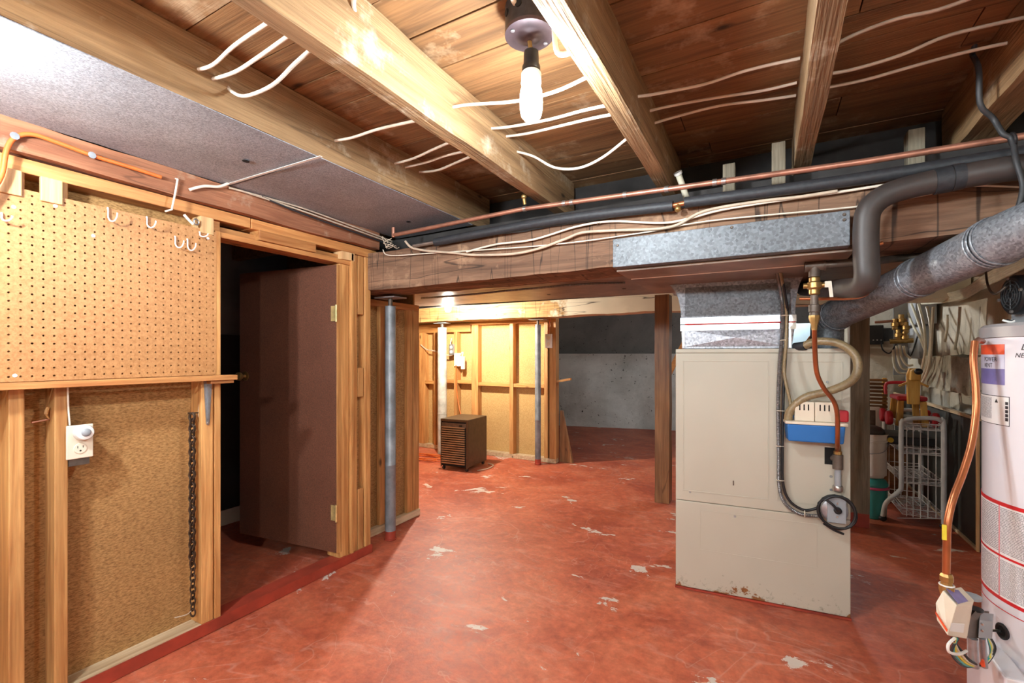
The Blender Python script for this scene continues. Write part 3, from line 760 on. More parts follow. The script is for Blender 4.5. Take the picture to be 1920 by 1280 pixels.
steel_post(828, V(-3.62, 4.70, 0), 1.655, .058, M['white_post'], 'thick pale steel post behind the brown dehumidifier', False)

def wood_post(name, px0, px1, base, top, mat, label, red):
    hw = .5*(px1-px0)*base[3]/FOC
    t = thing(name, V(base[0], base[1], 0), label, 'post')
    ob('shaft', rough_bar(base[0]-hw, base[0]+hw, base[1], base[1]+.13, .10 if red else 0, top, 'z', 24, 4, .004, 5, px0), mat, t, smooth=35)
    if red: ob('painted_foot', rough_bar(base[0]-hw, base[0]+hw, base[1], base[1]+.13, 0, .0995, 'z', 3, 4, .004, 5, px0), M['red_paint'], t, smooth=35, label='foot splashed with red floor paint')
pb = at(1241, 943, Z=0); wood_post('wooden_post', 1228, 1254, (pb.x, pb.y, 0, 3.889), ZC2-.002, M['brown_post'], 'brown painted square timber post with a long crack left of the furnace', False)
pb = at(1612, 988, Z=0); wood_post('wooden_post', 1597, 1627, (pb.x, pb.y, 0, 3.35), 2.02, M['gray_post'], 'weathered grey square timber post with a red foot right of the furnace', True)

# ------------------------------------------------------------------ door
dh = V(XW-.012, wl_y(636, 760)-.006, 0); df = V(-3.02, 1.775, 0)
du = (df-dh).normalized(); dn = V(du.y, -du.x, 0)
if dn.y > 0: dn = -dn
door = thing('door_1', dh, kind='structure')
dl = (df-dh).length
ob('door_panel', MB().obox(dh+V(0, 0, .085)-dn*.035, du*dl, dn*.035, V(0, 0, 1.695)), M['hard'], door, bevel=.002)
ob('edge_strip', MB().obox(dh+V(0, 0, .085)-dn*.038-du*.006, du*.0055, dn*.042, V(0, 0, 1.695)), M['pine_z'], door)
kp = dh+du*(dl-.055)+V(0, 0, at(456, 703, D=3.15).z)
ob('door_knob', MB().lathe([(.030, .0), (.030, .004), (.012, .006), (.011, .028), (.022, .034), (.028, .044), (.027, .054), (.018, .062), (.004, .064)], kp, dn, n=20), M['brass'], door, smooth=40, label='round brass knob')
for zz in (at(633, 593, D=2.92).z, at(641, 940, D=2.92).z):
    hg = thing('hinge', (0, 0, 0)); hg.parent = door; hg.matrix_parent_inverse = pinv(door)
    hp = V(XW-.075, 1.990, zz)
    hp = dh+du*-.004+dn*.006; hp.z = zz
    ob('leaf', MB().obox(hp+V(0, 0, -.045)+dn*.0005, du*.042, dn*.002, V(0, 0, .09)), M['brass_h'], hg)
    ob('leaf', MB().obox(V(XW-.09, wl_y(637, 700)-.0025, zz-.045), V(.045, 0, 0), V(0, .002, 0), V(0, 0, .09)), M['brass_h'], hg)
    ob('pin', MB().lathe([(.006, -.05), (.006, .05)], hp+dn*.004, n=10), M['brass_h'], hg, smooth=40)

# ------------------------------------------------------------------ pegboard and what hangs on the left wall
def pegboard():
    PI_ = .0279; y0, y1, z0, z1 = -1.05, at(404, 560, X=XW).y, 1.160, 1.808
    ncol = int((y1-y0)/PI_); nrow = int((z1-z0)/PI_)
    oy = (y1-y0-ncol*PI_)/2; oz = (z1-z0-nrow*PI_)/2; r = .0036
    X1, X0 = XW+.0065, XW+.001
    v = []; f = []; K = 8
    ix = {}
    def vert(p):
        k = (round(p[0], 6), round(p[1], 6), round(p[2], 6))
        if k not in ix: ix[k] = len(v); v.append(p)
        return ix[k]
    h = PI_/2
    sq = [(h, 0), (h, h), (0, h), (-h, h), (-h, 0), (-h, -h), (0, -h), (h, -h)]
    for i in range(ncol):
        for j in range(nrow):
            cy = y0+oy+(i+.5)*PI_; cz = z0+oz+(j+.5)*PI_
            o = [vert((X1, cy+a, cz+b)) for a, b in sq]
            q = [vert((X1, cy+r*math.cos(k*math.pi/4), cz+r*math.sin(k*math.pi/4))) for k in range(K)]
            u = [vert((X0, cy+r*math.cos(k*math.pi/4), cz+r*math.sin(k*math.pi/4))) for k in range(K)]
            for k in range(K):
                l = (k+1) % K; f.append((o[k], o[l], q[l], q[k])); f.append((q[k], q[l], u[l], u[k]))
    mb = MB(); mb.add(v, f)
    a0, a1, b0, b1 = y0+oy, y0+oy+ncol*PI_, z0+oz, z0+oz+nrow*PI_
    for (p, q, s, t_) in ((y0, y1, z0, b0), (y0, y1, b1, z1), (y0, a0, b0, b1), (a1, y1, b0, b1)):
        mb.add([(X1, p, s), (X1, q, s), (X1, q, t_), (X1, p, t_)], [(0, 1, 2, 3)])
    e = [(y0, z0), (y1, z0), (y1, z1), (y0, z1)]
    for k in range(4):
        (p, s), (q, t_) = e[k], e[(k+1) % 4]
        mb.add([(X0, p, s), (X0, q, t_), (X1, q, t_), (X1, p, s)], [(0, 1, 2, 3)])
    t = thing('pegboard', V(XW, .1, z0), 'large brown perforated pegboard screwed to the left stud wall', 'pegboard')
    o = ob('perforated_sheet', mb, M['peg'], t)
    for px, py in ((28, 704), (104, 386), (175, 442), (26, 388), (390, 447)):
        p = at(px, py, X=X1)
        ob('screw_head', MB().lathe([(.0065, 0), (.0055, .002)], p, (1, 0, 0), n=10), M['white_pl'], t)
    return X1
XPG = pegboard()
pl_end = at(443, 703, X=XW+.05).y
lg = thing('ledge_strip', V(XW+.03, 0, 1.135), 'narrow pine ledge running under the pegboard past the doorway jamb', 'ledge')
ob('ledge_board', MB().box(XW+.0068, XW+.062, -1.05, pl_end, 1.136, 1.158), M['pine_y'], lg, bevel=.002)
ob('end_cleat', MB().box(XW+.012, XW+.05, pl_end-.11, pl_end-.01, 1.121, 1.1355), M['pine_y'], lg, bevel=.002)

# white wire hooks on the pegboard
hooks = [(201, 404, 26, 'largest white pegboard hook, nearest the bright left end'), (274, 418, 22, 'white pegboard hook second from the left'),
         (327, 455, 24, 'left one of the close pair of white pegboard hooks'), (350, 460, 25, 'right one of the close pair of white pegboard hooks'),
         (373, 440, 15, 'tiny white pegboard hook by the right edge'), (2, 408, 18, 'white pegboard hook at the left frame edge')]
for px, py, hp, lb in hooks:
    p = at(px, py, X=XPG); s = hp/15.5*.0279*.8 if hp < 20 else hp/14*.0279
    pts = [p+V(.002, 0, s*.5), p+V(.006, 0, s*.55), p+V(.008, 0, s*.3), p+V(.009, .0, -s*.15), p+V(.018, .004, -s*.42), p+V(.032, .010, -s*.42), p+V(.042, .014, -s*.15), p+V(.044, .015, s*.15)]
    ob('pegboard_hook', MB().tube(smooth_path(pts, 5), .0028, 8), M['white_pl'], smooth=50, label=lb, cat='hook', group='white hooks on the pegboard')

# shelf bracket on the door stud
p = at(389, 712, X=XW); zb = at(389, 797, X=XW).z
br = thing('shelf_bracket', V(XW, p.y, zb), 'grey pressed steel shelf bracket under the end of the ledge', 'bracket')
w2 = .017
ob('upright_leg', MB().prism([V(XW+.001, p.y-w2, 1.12), V(XW+.001, p.y+w2, 1.12), V(XW+.001, p.y+.007, zb+.006), V(XW+.001, p.y, zb), V(XW+.001, p.y-.007, zb+.006)], V(.004, 0, 0)), M['steel'], br, bevel=.001)
ob('rib', MB().prism([V(XW+.0052, p.y-.005, 1.115), V(XW+.0052, p.y+.005, 1.115), V(XW+.0052, p.y+.003, zb+.03), V(XW+.0052, p.y-.003, zb+.03)], V(.006, 0, 0)), M['steel'], br)
ob('shelf_leg', MB().box(XW+.001, XW+.011, p.y-w2, p.y+w2, 1.1205, 1.1355), M['steel'], br)
for zz in (1.105, zb+.011):
    ob('screw_head', MB().lathe([(.006, 0), (.004, .003)], V(XW+.0052 if zz > 1.1 else XW+.005, p.y+(.011 if zz > 1.1 else 0), zz), (1, 0, 0), n=10), M['solder'], br)

# hanging chain
cx, cy = XW-.028, dst[0]-.022
zt_, zb_ = at(370, 780, X=cx).z, at(367, 1147, X=cx).z
ch = thing('hanging_chain', V(cx, cy, zb_), 'rusty steel chain hanging in a long double strand beside the doorway stud', 'chain')
lm = MB().torus((0, 0, 0), .011, .0032, (0, 1, 0), 14, 6, 1.0)
lm.v = [(a, b, c*1.55) for a, b, c in lm.v]
src = None; n = 0; z = zt_
while z > zb_:
    for k, off in enumerate(((0, 0), (.012, -.011))):
        if k == 1 and z < zb_+.22: continue
        rot = (0, 0, (n % 2)*math.pi/2+.5)
        if src is None:
            src = ob('link', lm, M['chain'], None, smooth=60, loc=1); src.parent = ch; src.matrix_parent_inverse = pinv(ch); src.location = (cx+off[0], cy+off[1], z); src.rotation_euler = rot
        else: share('link', src, V(cx+off[0], cy+off[1], z), ch, rot)
    n += 1; z -= .0255
ob('nail', MB().tube([V(cx, dst[0]+.002, zt_+.015), V(cx, cy-.02, zt_+.018)], .003, 8), M['chain'], ch)
ob('tie_wire', MB().tube(smooth_path([V(cx, cy, zb_+.02), V(cx+.01, cy-.03, zb_+.012), V(cx-.005, cy-.07, zb_+.014)]), .002, 6), M['cable_d'], ch)
ob('chain_hook_cord', MB().tube(smooth_path([at(372, 782, X=cx), at(373, 745, X=cx), at(379, 712, X=cx)]), .0018, 6), M['cable'], smooth=50, label='thin pale string from the chain up to the ledge', cat='string')

# outlet with plug-in sensor
XO = XW+.004
a, b = at(123, 828, X=XO), at(174, 828, X=XO); zt_, zb_ = at(148, 796, X=XO).z, at(148, 859, X=XO).z
yc = (a.y+b.y)/2; hw = (b.y-a.y)/2
ot = thing('wall_outlet', V(XO, yc, zb_), 'ivory duplex outlet with a round white sensor plugged in', 'outlet')
ob('cover_plate', MB().box(XO, XO+.006, yc-hw, yc+hw, zb_, zt_), M['ivory_pl'], ot, bevel=.003)
ob('outlet_box', MB().box(XO-.06, XO-.0005, st2[1]+.001, yc+hw*.75, zb_-.025, zt_-.012), M['iron'], ot)
zr = at(148, 840, X=XO).z
def receptacle(x, y, z, par):
    r = ob('receptacle', MB().lathe([(.019, 0), (.018, .003)], V(x, y, z), (1, 0, 0), n=24), M['ivory_pl'], par, smooth=40)
    ob('slot', MB().box(x+.0031, x+.0036, y-.0085, y-.0065, z+.001, z+.010), M['slot'], r)
    ob('slot', MB().box(x+.0031, x+.0036, y+.0065, y+.0085, z+.002, z+.010), M['slot'], r)
    ob('ground_hole', MB().lathe([(.003, 0), (.003, .0006)], V(x+.0031, y, z-.008), (1, 0, 0), n=10), M['slot'], r)
receptacle(XO+.006, yc, zr, ot)
zs = at(151, 810, X=XO).z
ob('sensor_body', MB().lathe([(.027, .0), (.0285, .004), (.0285, .018), (.025, .026), (.016, .0285)], V(XO+.0065, yc+.006, zs), (1, 0, .05), n=28), M['white_pl'], ot, smooth=30, label='round white plug-in sensor')
ob('sensor_lens', MB().lathe([(.0145, .0), (.012, .004), (.006, .006)], V(XO+.035, yc+.008, zs+.001), (1, 0, .05), n=24), M['gray_pl'], ot, smooth=40, label='grey domed lens')
ob('outlet_cord', MB().tube(smooth_path([at(127, 716, X=XW+.004), at(128, 760, X=XW+.004), at(131, 797, X=XW+.004)]), .003, 8), M['cable'], smooth=50, label='short white cable running down the stud into the ivory outlet', cat='cable')
nl = thing('bent_nails', at(85, 790, X=XW-.04), 'bent nail and curl of bark on the side of the second stud', 'nail')
ob('nail', MB().tube([V(XW-.04, st2[0]+.004, at(85, 788, X=XW).z), V(XW-.03, st2[0]-.05, at(80, 792, X=XW).z)], .003, 8), M['copper'], nl)
ob('bark_curl', MB().tube(smooth_path([V(XW-.04, st2[0]-.002, at(85, 788, X=XW).z), V(XW-.035, st2[0]-.012, at(85, 778, X=XW).z), V(XW-.04, st2[0]-.004, at(85, 765, X=XW).z)]), [.003]*6+[.006]*6+[.002], 8), M['pine_z'], nl)

# cord, clips and wires on the rim timber
XR = XW+.048
oc = thing('orange_cord', at(150, 285, X=XR), 'orange cord looped along the reddish rim timber above the pegboard', 'cord')
ob('cord', MB().tube(smooth_path([at(*p, X=XR) for p in ((-30, 380), (2, 330), (12, 282), (28, 258), (60, 252), (110, 268), (172, 291), (240, 312), (302, 332))]), .0075, 8), M['orange_cord'], oc, smooth=50)
for px, py in ((27, 255), (172, 291)):
    ob('clip', MB().lathe([(.009, -.004), (.012, .004)], at(px, py, X=XR+.006), (1, 0, 0), n=10), M['steel'], oc)
ob('bent_wire', MB().tube([at(*p, X=XR) for p in ((310, 396), (322, 393), (329, 360), (333, 336))]+[at(333, 336, X=XR)+V(-.03, 0, .01)], .004, 8), M['cable'], label='white bent wire hooked over the plate above the pegboard', cat='wire')
ob('white_cable', MB().tube(smooth_path([at(355, 356, X=XR-.006), at(368, 352, X=XR+.004), at(385, 349, X=XR+.008), at(410, 350, X=XR+.01), at(428, 344, X=XR+.012)]), .0065, 8), M['cable'], smooth=50, label='short white cable leaving the foil seam into the rim timber', cat='cable')
cl = thing('cable_clamp', at(355, 412, X=XW+.02), 'white cable stub with clamp at the upper right corner of the pegboard', 'cable')
ob('stub', MB().tube(smooth_path([at(345, 402, X=XW+.02), at(352, 410, X=XW+.022), at(362, 420, X=XW+.02)]), .006, 8), M['cable'], cl, smooth=50)
ob('clamp', MB().torus(at(368, 416, X=XW+.02), .012, .003, (1, .3, 0), 16, 6), M['steel'], cl)

# ------------------------------------------------------------------ cables strung through the joists
XJ = [-1.56, -1.045, -.985, -.457, -.394, .098, .158, .622]
cables = [
 ([(370, 131, -1.57), (400, 121, -1.45), (440, 85, -1.3), (512, 36, -1.04)], 'cable', 'upper cable of the three at the left of the first joist bay'),
 ([(397, 149, -1.57), (440, 135, -1.43), (480, 110, -1.28), (548, 62, -1.04)], 'cable', 'middle cable of the three at the left of the first joist bay'),
 ([(426, 160, -1.57), (434, 171, -1.53), (460, 180, -1.44), (510, 160, -1.27), (552, 120, -1.13), (586, 90, -1.04)], 'cable', 'drooping lowest cable of the three at the left of the first joist bay'),
 ([(626, 264, -1.57), (660, 258, -1.45), (710, 242, -1.28), (785, 225, -1.04)], 'cable', 'single white cable midway along the first joist bay'),
 ([(739, 307, -1.57), (775, 297, -1.4), (815, 279, -1.22), (850, 264, -1.04)], 'cable', 'upper cable of the three at the far end of the first joist bay'),
 ([(758, 314, -1.57), (800, 304, -1.4), (835, 292, -1.22), (880, 282, -1.04)], 'cable', 'middle cable of the three at the far end of the first joist bay'),
 ([(785, 323, -1.57), (820, 319, -1.42), (855, 305, -1.25), (890, 290, -1.04)], 'cable', 'lowest cable of the three at the far end of the first joist bay'),
 ([(848, 201, -.99), (880, 196, -.9), (965, 190, -.72), (1040, 172, -.58), (1102, 144, -.455)], 'cable', 'white cable passing right behind the lit bulb'),
 ([(920, 241, -.99), (960, 237, -.88), (1030, 224, -.7), (1090, 208, -.56), (1140, 197, -.455)], 'cable', 'white cable just below the lit bulb, upper of a close pair'),
 ([(948, 256, -.99), (990, 250, -.88), (1050, 236, -.7), (1105, 223, -.56), (1150, 214, -.455)], 'cable', 'white cable just below the lit bulb, lower of a close pair'),
 ([(968, 284, -.99), (1000, 293, -.9), (1040, 314, -.8), (1085, 315, -.68), (1130, 295, -.56), (1180, 256, -.455)], 'cable', 'deeply sagging white cable in the middle joist bay'),
 ([(1195, 181, -.396), (1230, 176, -.33), (1320, 158, -.18), (1400, 132, -.05), (1500, 109, .099)], 'cable', 'uppermost white cable in the joist bay right of the bulb'),
 ([(1217, 208, -.396), (1260, 198, -.32), (1350, 182, -.16), (1430, 170, -.03), (1494, 155, .099)], 'cable', 'middle white cable in the joist bay right of the bulb'),
 ([(1226, 231, -.396), (1270, 218, -.31), (1350, 198, -.16), (1430, 188, -.03), (1492, 179, .099)], 'cable', 'lowest white cable in the joist bay right of the bulb'),
 ([(1552, 92, .157), (1600, 66, .26), (1680, 36, .4), (1760, 18, .52), (1860, -18, .623)], 'cable_d', 'uppermost cable in the dark bay at the right'),
 ([(1545, 140, .157), (1600, 130, .26), (1690, 103, .38), (1780, 66, .48), (1925, 32, .624)], 'cable_d', 'wavy middle cable in the dark bay at the right'),
 ([(1540, 166, .157), (1620, 150, .28), (1720, 122, .42), (1810, 98, .53), (1892, 80, .622)], 'cable_d', 'straight lowest cable in the dark bay at the right'),
]
def depth(px, X): return X/((px-CX)/FOC*CT-ST)
def strung(pts):
    a, b = pts[0], pts[-1]; d0, d1 = depth(a[0], a[2]), depth(b[0], b[2])
    cap = lambda d, py: min(d, (ZS-.03-EYE)*FOC/(HY-py))      # never above the subfloor
    return [at(p[0], p[1], D=cap(d0+(d1-d0)*(p[0]-a[0])/(b[0]-a[0]), p[1])) for p in pts]
for pts, mt, lb in cables:
    ob('electric_cable', MB().tube(smooth_path(strung(pts), 5), .0054, 8), M[mt], smooth=50, label=lb, cat='cable', group='cables strung through the joists')
pj = V(c0.x-.01, c0.y-.066, zl+.055)
ob('lamp_feed_cable', MB().tube(smooth_path([pj+V(0, .004, 0), pj+V(0, -.012, .004), at(977, 6, Z=2.235), at(974, -30, Z=2.24)]), .0075, 8), M['cable'], smooth=50, label='white cable entering the round box above the bulb', cat='cable')
ob('lamp_branch_cable', MB().tube(smooth_path([V(c0.x+.066, c0.y+.02, zl+.045), at(1045, 98, X=-.50), at(1076, 96, X=-.457)]), .007, 8), M['cable'], smooth=50, label='short white cable from the round lamp box to the next joist', cat='cable')
ob('joist_cable', MB().tube(smooth_path([at(665, -10, X=-.97), at(663, 8, X=-.975), at(665, 20, X=-.988)]), .006, 8), M['cable'], smooth=50, label='white cable end dropping into the second joist at the top edge', cat='cable')

# ------------------------------------------------------------------ pipes along the beam
YP = YB-.055
def run(name, pts, r, mat, label, cat, n=12, k=6, group=None, parent=None):
    return ob(name, MB().tube(smooth_path(pts, k), r, n), mat, parent, smooth=50, label=label, cat=cat, group=group)
cp = thing('copper_pipe', at(1100, 375, Y=YP), 'long bare copper water pipe strapped in front of the joist ends', 'pipe')
cpts = [at(737, 441, Y=YP), at(980, 392, Y=YP), at(1270, 352, Y=YP), at(1620, 303, Y=YP), at(1990, 244, Y=YP)]
ob('pipe', MB().tube(cpts, .0115, 12), M['copper'], cp, smooth=50)
ob('riser', MB().tube([cpts[0]+V(.003, 0, -.012), cpts[0]+V(.003, 0, .045)], .011, 12), M['copper'], cp, smooth=50)
for px in (984, 1058, 1072, 1172, 1250, 1340, 1357):
    t_ = min(range(len(cpts)-1), key=lambda i: 0 if at(px, 600, Y=YP).x <= cpts[i+1].x and at(px, 600, Y=YP).x >= cpts[i].x else 1)
    x = at(px, 600, Y=YP).x; a, b = cpts[t_], cpts[t_+1]; s = (x-a.x)/(b.x-a.x); p = a.lerp(b, s)
    ob('coupling', MB().tube([p-(b-a).normalized()*.008, p+(b-a).normalized()*.008], .0145, 12), M['solder'], cp, smooth=50)
p = at(984, 383, Y=YP); ob('stop_tap', MB().tube([p, p+V(0, -.01, .03)], .009, 10).ball(p+V(0, -.01, .035), .014), M['brass'], cp, smooth=50)
fp = thing('insulated_pipe', at(1100, 410, Y=YP+.02), 'black foam insulated pipe running along the top of the hewn beam', 'pipe')
fpts = [at(816, 454, Y=YP+.02), at(1040, 413, Y=YP+.02), at(1262, 386, Y=YP+.015)]
ob('foam_sleeve', MB().tube(smooth_path(fpts), .0225, 16), M['foam'], fp, smooth=50)
fp2 = [at(1284, 380, Y=YP+.015), at(1600, 337, Y=YP+.01), at(1860, 296, Y=YP), at(2010, 270, Y=YP)]
ob('foam_sleeve', MB().tube(smooth_path(fp2), .0225, 16), M['foam'], fp, smooth=50)
ob('copper_joint', MB().tube([fpts[-1]-V(.02, 0, 0), fp2[0]+V(.02, 0, 0)], .0105, 12), M['copper_o'], fp, smooth=50)
ob('pipe_end', MB().tube([at(775, 461, Y=YP+.02), fpts[0]+V(.01, 0, 0)], .010, 12), M['solder'], fp, smooth=50)
ob('valve', MB().ball(at(1272, 384, Y=YP+.01)+V(0, -.012, -.02), .014).tube([at(1272, 384, Y=YP+.01), at(1272, 384, Y=YP+.01)+V(0, -.015, -.03)], .007), M['brass'], fp, smooth=50)
pv = thing('pvc_stub', at(1278, 345, Y=2.2), 'short open ended white plastic pipe hanging beside the third joist', 'pipe')
pa, pb_ = at(1271, 324, Y=2.16), at(1288, 372, Y=2.23)
ob('pipe', MB().tube([pa, pb_], .0135, 14), M['pex'], pv, smooth=50)
dd = (pa-pb_).normalized()
ob('rim', MB().lathe([(.0175, -.012), (.0185, 0), (.012, 0), (.012, -.01)], pa+dd*.004, dd, n=18, cap=False), M['white_pl'], pv, smooth=50)
ob('opening', MB().lathe([(.0118, -.002), (.0118, 0)], pa+dd*.0005, dd, n=14), M['iron'], pv)
YC = YB-.018
run('beam_cable', [at(*p, Y=YC-.01) for p in ((760, 452), (772, 464), (800, 470), (850, 474), (890, 478), (960, 476), (1010, 466), (1060, 448), (1092, 436), (1150, 432), (1255, 426), (1320, 396), (1420, 378), (1500, 369), (1570, 358))], .0065, M['cable_d'], 'aged cable sagging along the face of the hewn beam', 'cable')
run('beam_cable', [at(*p, Y=YC-.004) for p in ((875, 472), (930, 458), (1000, 449), (1080, 425), (1145, 415), (1240, 418), (1290, 410), (1350, 394), (1440, 379), (1560, 362), (1668, 345))], .005, M['cable'], 'white cable clipped along the upper edge of the hewn beam', 'cable')
run('beam_cable', [at(*p, Y=YC-.002) for p in ((718, 468), (724, 477), (745, 479), (800, 475), (1020, 460), (1200, 437), (1330, 414), (1600, 388), (1700, 372), (1800, 352), (1840, 348), (1915, 351))], .0032, M['cable'], 'thin white wire crossing the full length of the hewn beam', 'wire')
tang = thing('wire_tangle', at(733, 458, Y=2.0), 'tangle of stripped wire ends at the corner of wall and beam', 'wire')
for i in range(5):
    p = at(728+i*5, 456+random.uniform(-6, 8), Y=2.03)
    ob('strand', MB().tube(smooth_path([p, p+V(random.uniform(-.05, .05), -.02, random.uniform(-.03, .04)), p+V(random.uniform(-.08, .08), .0, random.uniform(-.04, .04))]), .0022, 6), M['cable_d'], tang)
for i in range(3):
    run('rim_cable', [at(430+30*i, 352+8*i, X=XR+.006), at(560, 388+5*i, X=XR+.006+.004*i), at(650, 420+5*i, X=XR+.008+.004*i), at(735, 452+4*i, X=XR+.012)], .0045, M['cable_d' if i < 2 else 'foam'],
        ('upper aged cable tacked along the rim timber over the doorway', 'middle aged cable tacked along the rim timber over the doorway', 'black cable tacked lowest along the rim timber over the doorway')[i], 'cable', group='cables along the rim timber')
for px, py in ((1121, 418), (1091, 436)):
    p = at(px, py, Y=YC-.012); ob('cable_staple', MB().tube([p+V(-.006, .015, 0), p+V(-.006, -.003, .0), p+V(.006, -.003, 0), p+V(.006, .015, 0)], .003, 6), M['solder'], label='small staple holding cables to the beam, %s' % ('upper' if py < 430 else 'lower'), cat='staple')
# flexible metal conduit under the beam
def conduit(pts, r, pitch=.007):
    P_ = smooth_path(pts, 10); out = []; rs = []; acc = 0
    L = sum((P_[i+1]-P_[i]).length for i in range(len(P_)-1)); n = int(L/pitch*2); k = 0; seg = 0; d0 = 0
    for j in range(n+1):
        d = L*j/n
        while seg < len(P_)-2 and d > d0+(P_[seg+1]-P_[seg]).length: d0 += (P_[seg+1]-P_[seg]).length; seg += 1
        sl = (P_[seg+1]-P_[seg]).length or 1e-6
        out.append(P_[seg].lerp(P_[seg+1], min(1, (d-d0)/sl))); rs.append(r if j % 2 else r*.80)
    return MB().tube(out, rs, 10)
ob('flexible_conduit', conduit([at(*p, Z=ZC2-.012) for p in ((790, 559), (880, 552), (960, 544), (1090, 533), (1172, 530))], .009), M['armour'], smooth=20, label='flexible metal conduit under the low boarded ceiling', cat='conduit')

# ------------------------------------------------------------------ furnace with plenum, duct and vent
FB = at(1267, 1100, Z=0); FR = at(1595, 1163, Z=0)
FU = (FR-FB).normalized(); FN = V(FU.y, -FU.x, 0); FW = (FR-FB).length; FH = 1.281
def fw(u, off, z): return FB+FU*u+FN*off+V(0, 0, z)       # off: out of the front, towards the camera
def fpt(px, py, off=0.0):
    a = (px-CX)/FOC; b = (HY-py)/FOC; d = V(a*CT-ST, a*ST+CT, b); o = V(0, 0, EYE); q = FB+FN*off
    t = (q-o).dot(FN)/d.dot(FN); return o+d*t
def fu(px, py, off=0.0): p = fpt(px, py, off); return (p-FB).dot(FU), p.z
def fbox(mb, u0, u1, o0, o1, z0, z1):
    return mb.obox(fw(u0, o0, z0), FU*(u1-u0), FN*(o1-o0), V(0, 0, z1-z0))
fur = thing('furnace', fw(FW/2, -.3, 0), 'tall cream enamelled furnace cabinet with rust along its base', 'furnace')
fd = -.70
ob('cabinet', fbox(MB(), 0, FW, fd, -.012, .0, FH-.012), M['furnace'], fur, bevel=.004)
zs_ = fu(1290, 938)[1]; um = fu(1446, 800)[0]; um2 = fu(1452, 800)[0]
zl1 = .0
ob('lower_door', fbox(MB(), .0, FW, -.0118, .0, .012, zs_-.003), M['furnace'], fur, bevel=.003)
ob('upper_door', fbox(MB(), .0, FW, -.0118, .0, zs_, FH-.022), M['furnace'], fur, bevel=.003)
ob('top_flange', fbox(MB(), .0, FW, -.0118, .004, FH-.0215, FH), M['furnace'], fur, bevel=.003)
def frame(mb, u0, u1, z0, z1, wd, o0, o1):
    fbox(mb, u0, u1, o0, o1, z0, z0+wd); fbox(mb, u0, u1, o0, o1, z1-wd, z1)
    fbox(mb, u0, u0+wd, o0, o1, z0+wd, z1-wd); fbox(mb, u1-wd, u1, o0, o1, z0+wd, z1-wd); return mb
ob('embossed_panel', frame(MB(), .035, um-.01, zs_+.05, FH-.06, .006, .0, .0025), M['furnace'], fur, bevel=.001)
ob('embossed_panel', frame(MB(), um2+.01, FW-.03, zs_+.05, FH-.06, .006, .0, .0025), M['furnace'], fur, bevel=.001)
ob('embossed_panel', frame(MB(), .12, FW-.13, .22, zs_-.04, .005, .0, .0015), M['furnace'], fur, bevel=.001)
ob('base_strip', fbox(MB(), -.003, FW+.003, fd, .004, 0, .010), M['red_paint'], fur)
u, z = fu(1375, 905); ob('handle_slot', fbox(MB(), u-.003, u+.003, 0, .003, z-.012, z+.012), M['iron'], fur)
for px, py in ((1558, 893), (1558, 918), (1294, 922), (1378, 968), (1551, 716)):
    u, z = fu(px, py); ob('screw', MB().lathe([(.006, 0), (.004, .004)], fw(u, .0, z), FN, n=10), M['steel'], fur)
# gas pipe opening
u0, z1 = fu(1546, 838); u1, z0 = fu(1576, 872)
ob('pipe_opening', fbox(MB(), u0, u1, .0002, .0016, z0, z1), M['slot'], fur, bevel=.0)

# plenum on top of the furnace
pl = thing('plenum', fw(FW*.38, -.3, FH), 'galvanised sheet metal plenum with creased front on top of the furnace', 'duct')
OFF = -.015; DEP = .55
def fz(px, py): u, z = fu(px, py, OFF); return fw(u, OFF, z)
u0, _ = fu(1277, 600, OFF); u1, _ = fu(1491, 600, OFF); ub1, _ = fu(1484, 650, OFF)
ztape = fu(1380, 612, OFF)[1]; zt2 = fu(1380, 580, OFF)[1]
ob('lower_box', MB().prism([fw(u0+.006, OFF, FH+.001), fw(ub1, OFF, FH+.001), fw(u1, OFF, ztape), fw(u0, OFF, ztape)], FN*-DEP), M['galv_b'], pl, bevel=.002)
zd0 = 1.640
uL0 = fu(1248, 520, OFF)[0]; uR1 = fu(1512, 503, OFF)[0]
arcL = [fw(u0-(u0-uL0)*(1-math.cos(a))**1.0*1.0, OFF, ztape+.045+(zd0-ztape-.046)*math.sin(a)) for a in [i*math.pi/2/8 for i in range(9)]]
arcR = [fw(u1+(uR1-u1)*(1-math.cos(a)), OFF, ztape+.045+(zd0-ztape-.046)*math.sin(a)) for a in [i*math.pi/2/8 for i in range(9)]]
ob('flared_collar', MB().prism([fw(u0, OFF, ztape+.001), fw(u1, OFF, ztape+.001)]+arcR+arcL[::-1], FN*-DEP), M['galv_c'], pl, bevel=.0)
# crossed creases: low pyramids pressed into the sheet
zc = (FH+ztape)/2; uc = (u0+u1)/2
c_ = fw(uc, OFF+.022, zc)
A, B_, C_, D_ = fw(u0+.02, OFF+.0006, FH+.012), fw(ub1-.012, OFF+.0006, FH+.012), fw(u1-.02, OFF+.0006, ztape-.012), fw(u0+.02, OFF+.0006, ztape-.012)
ob('creased_sheet', MB().add([A, B_, C_, D_, c_], [(0, 1, 4), (1, 2, 4), (2, 3, 4), (3, 0, 4)]), M['galv_b'], pl)
zc2_ = (ztape+.05+zd0)/2
c_ = fw(uc, OFF+.007, zc2_); A, B_, C_, D_ = fw(u0+.02, OFF+.0006, ztape+.06), fw(u1-.02, OFF+.0006, ztape+.06), fw(u1-.02, OFF+.0006, zd0-.03), fw(u0+.02, OFF+.0006, zd0-.03)
ob('creased_sheet', MB().add([A, B_, C_, D_, c_], [(0, 1, 4), (1, 2, 4), (2, 3, 4), (3, 0, 4)]), M['galv'], pl)
tl = fu(1380, 585, OFF)[1]
ob('foil_tape', fbox(MB(), u0-.003, u1+.004, OFF+.0008, OFF+.003, ztape-.018, ztape+.014), M['tape'], pl, label='bright foil tape')
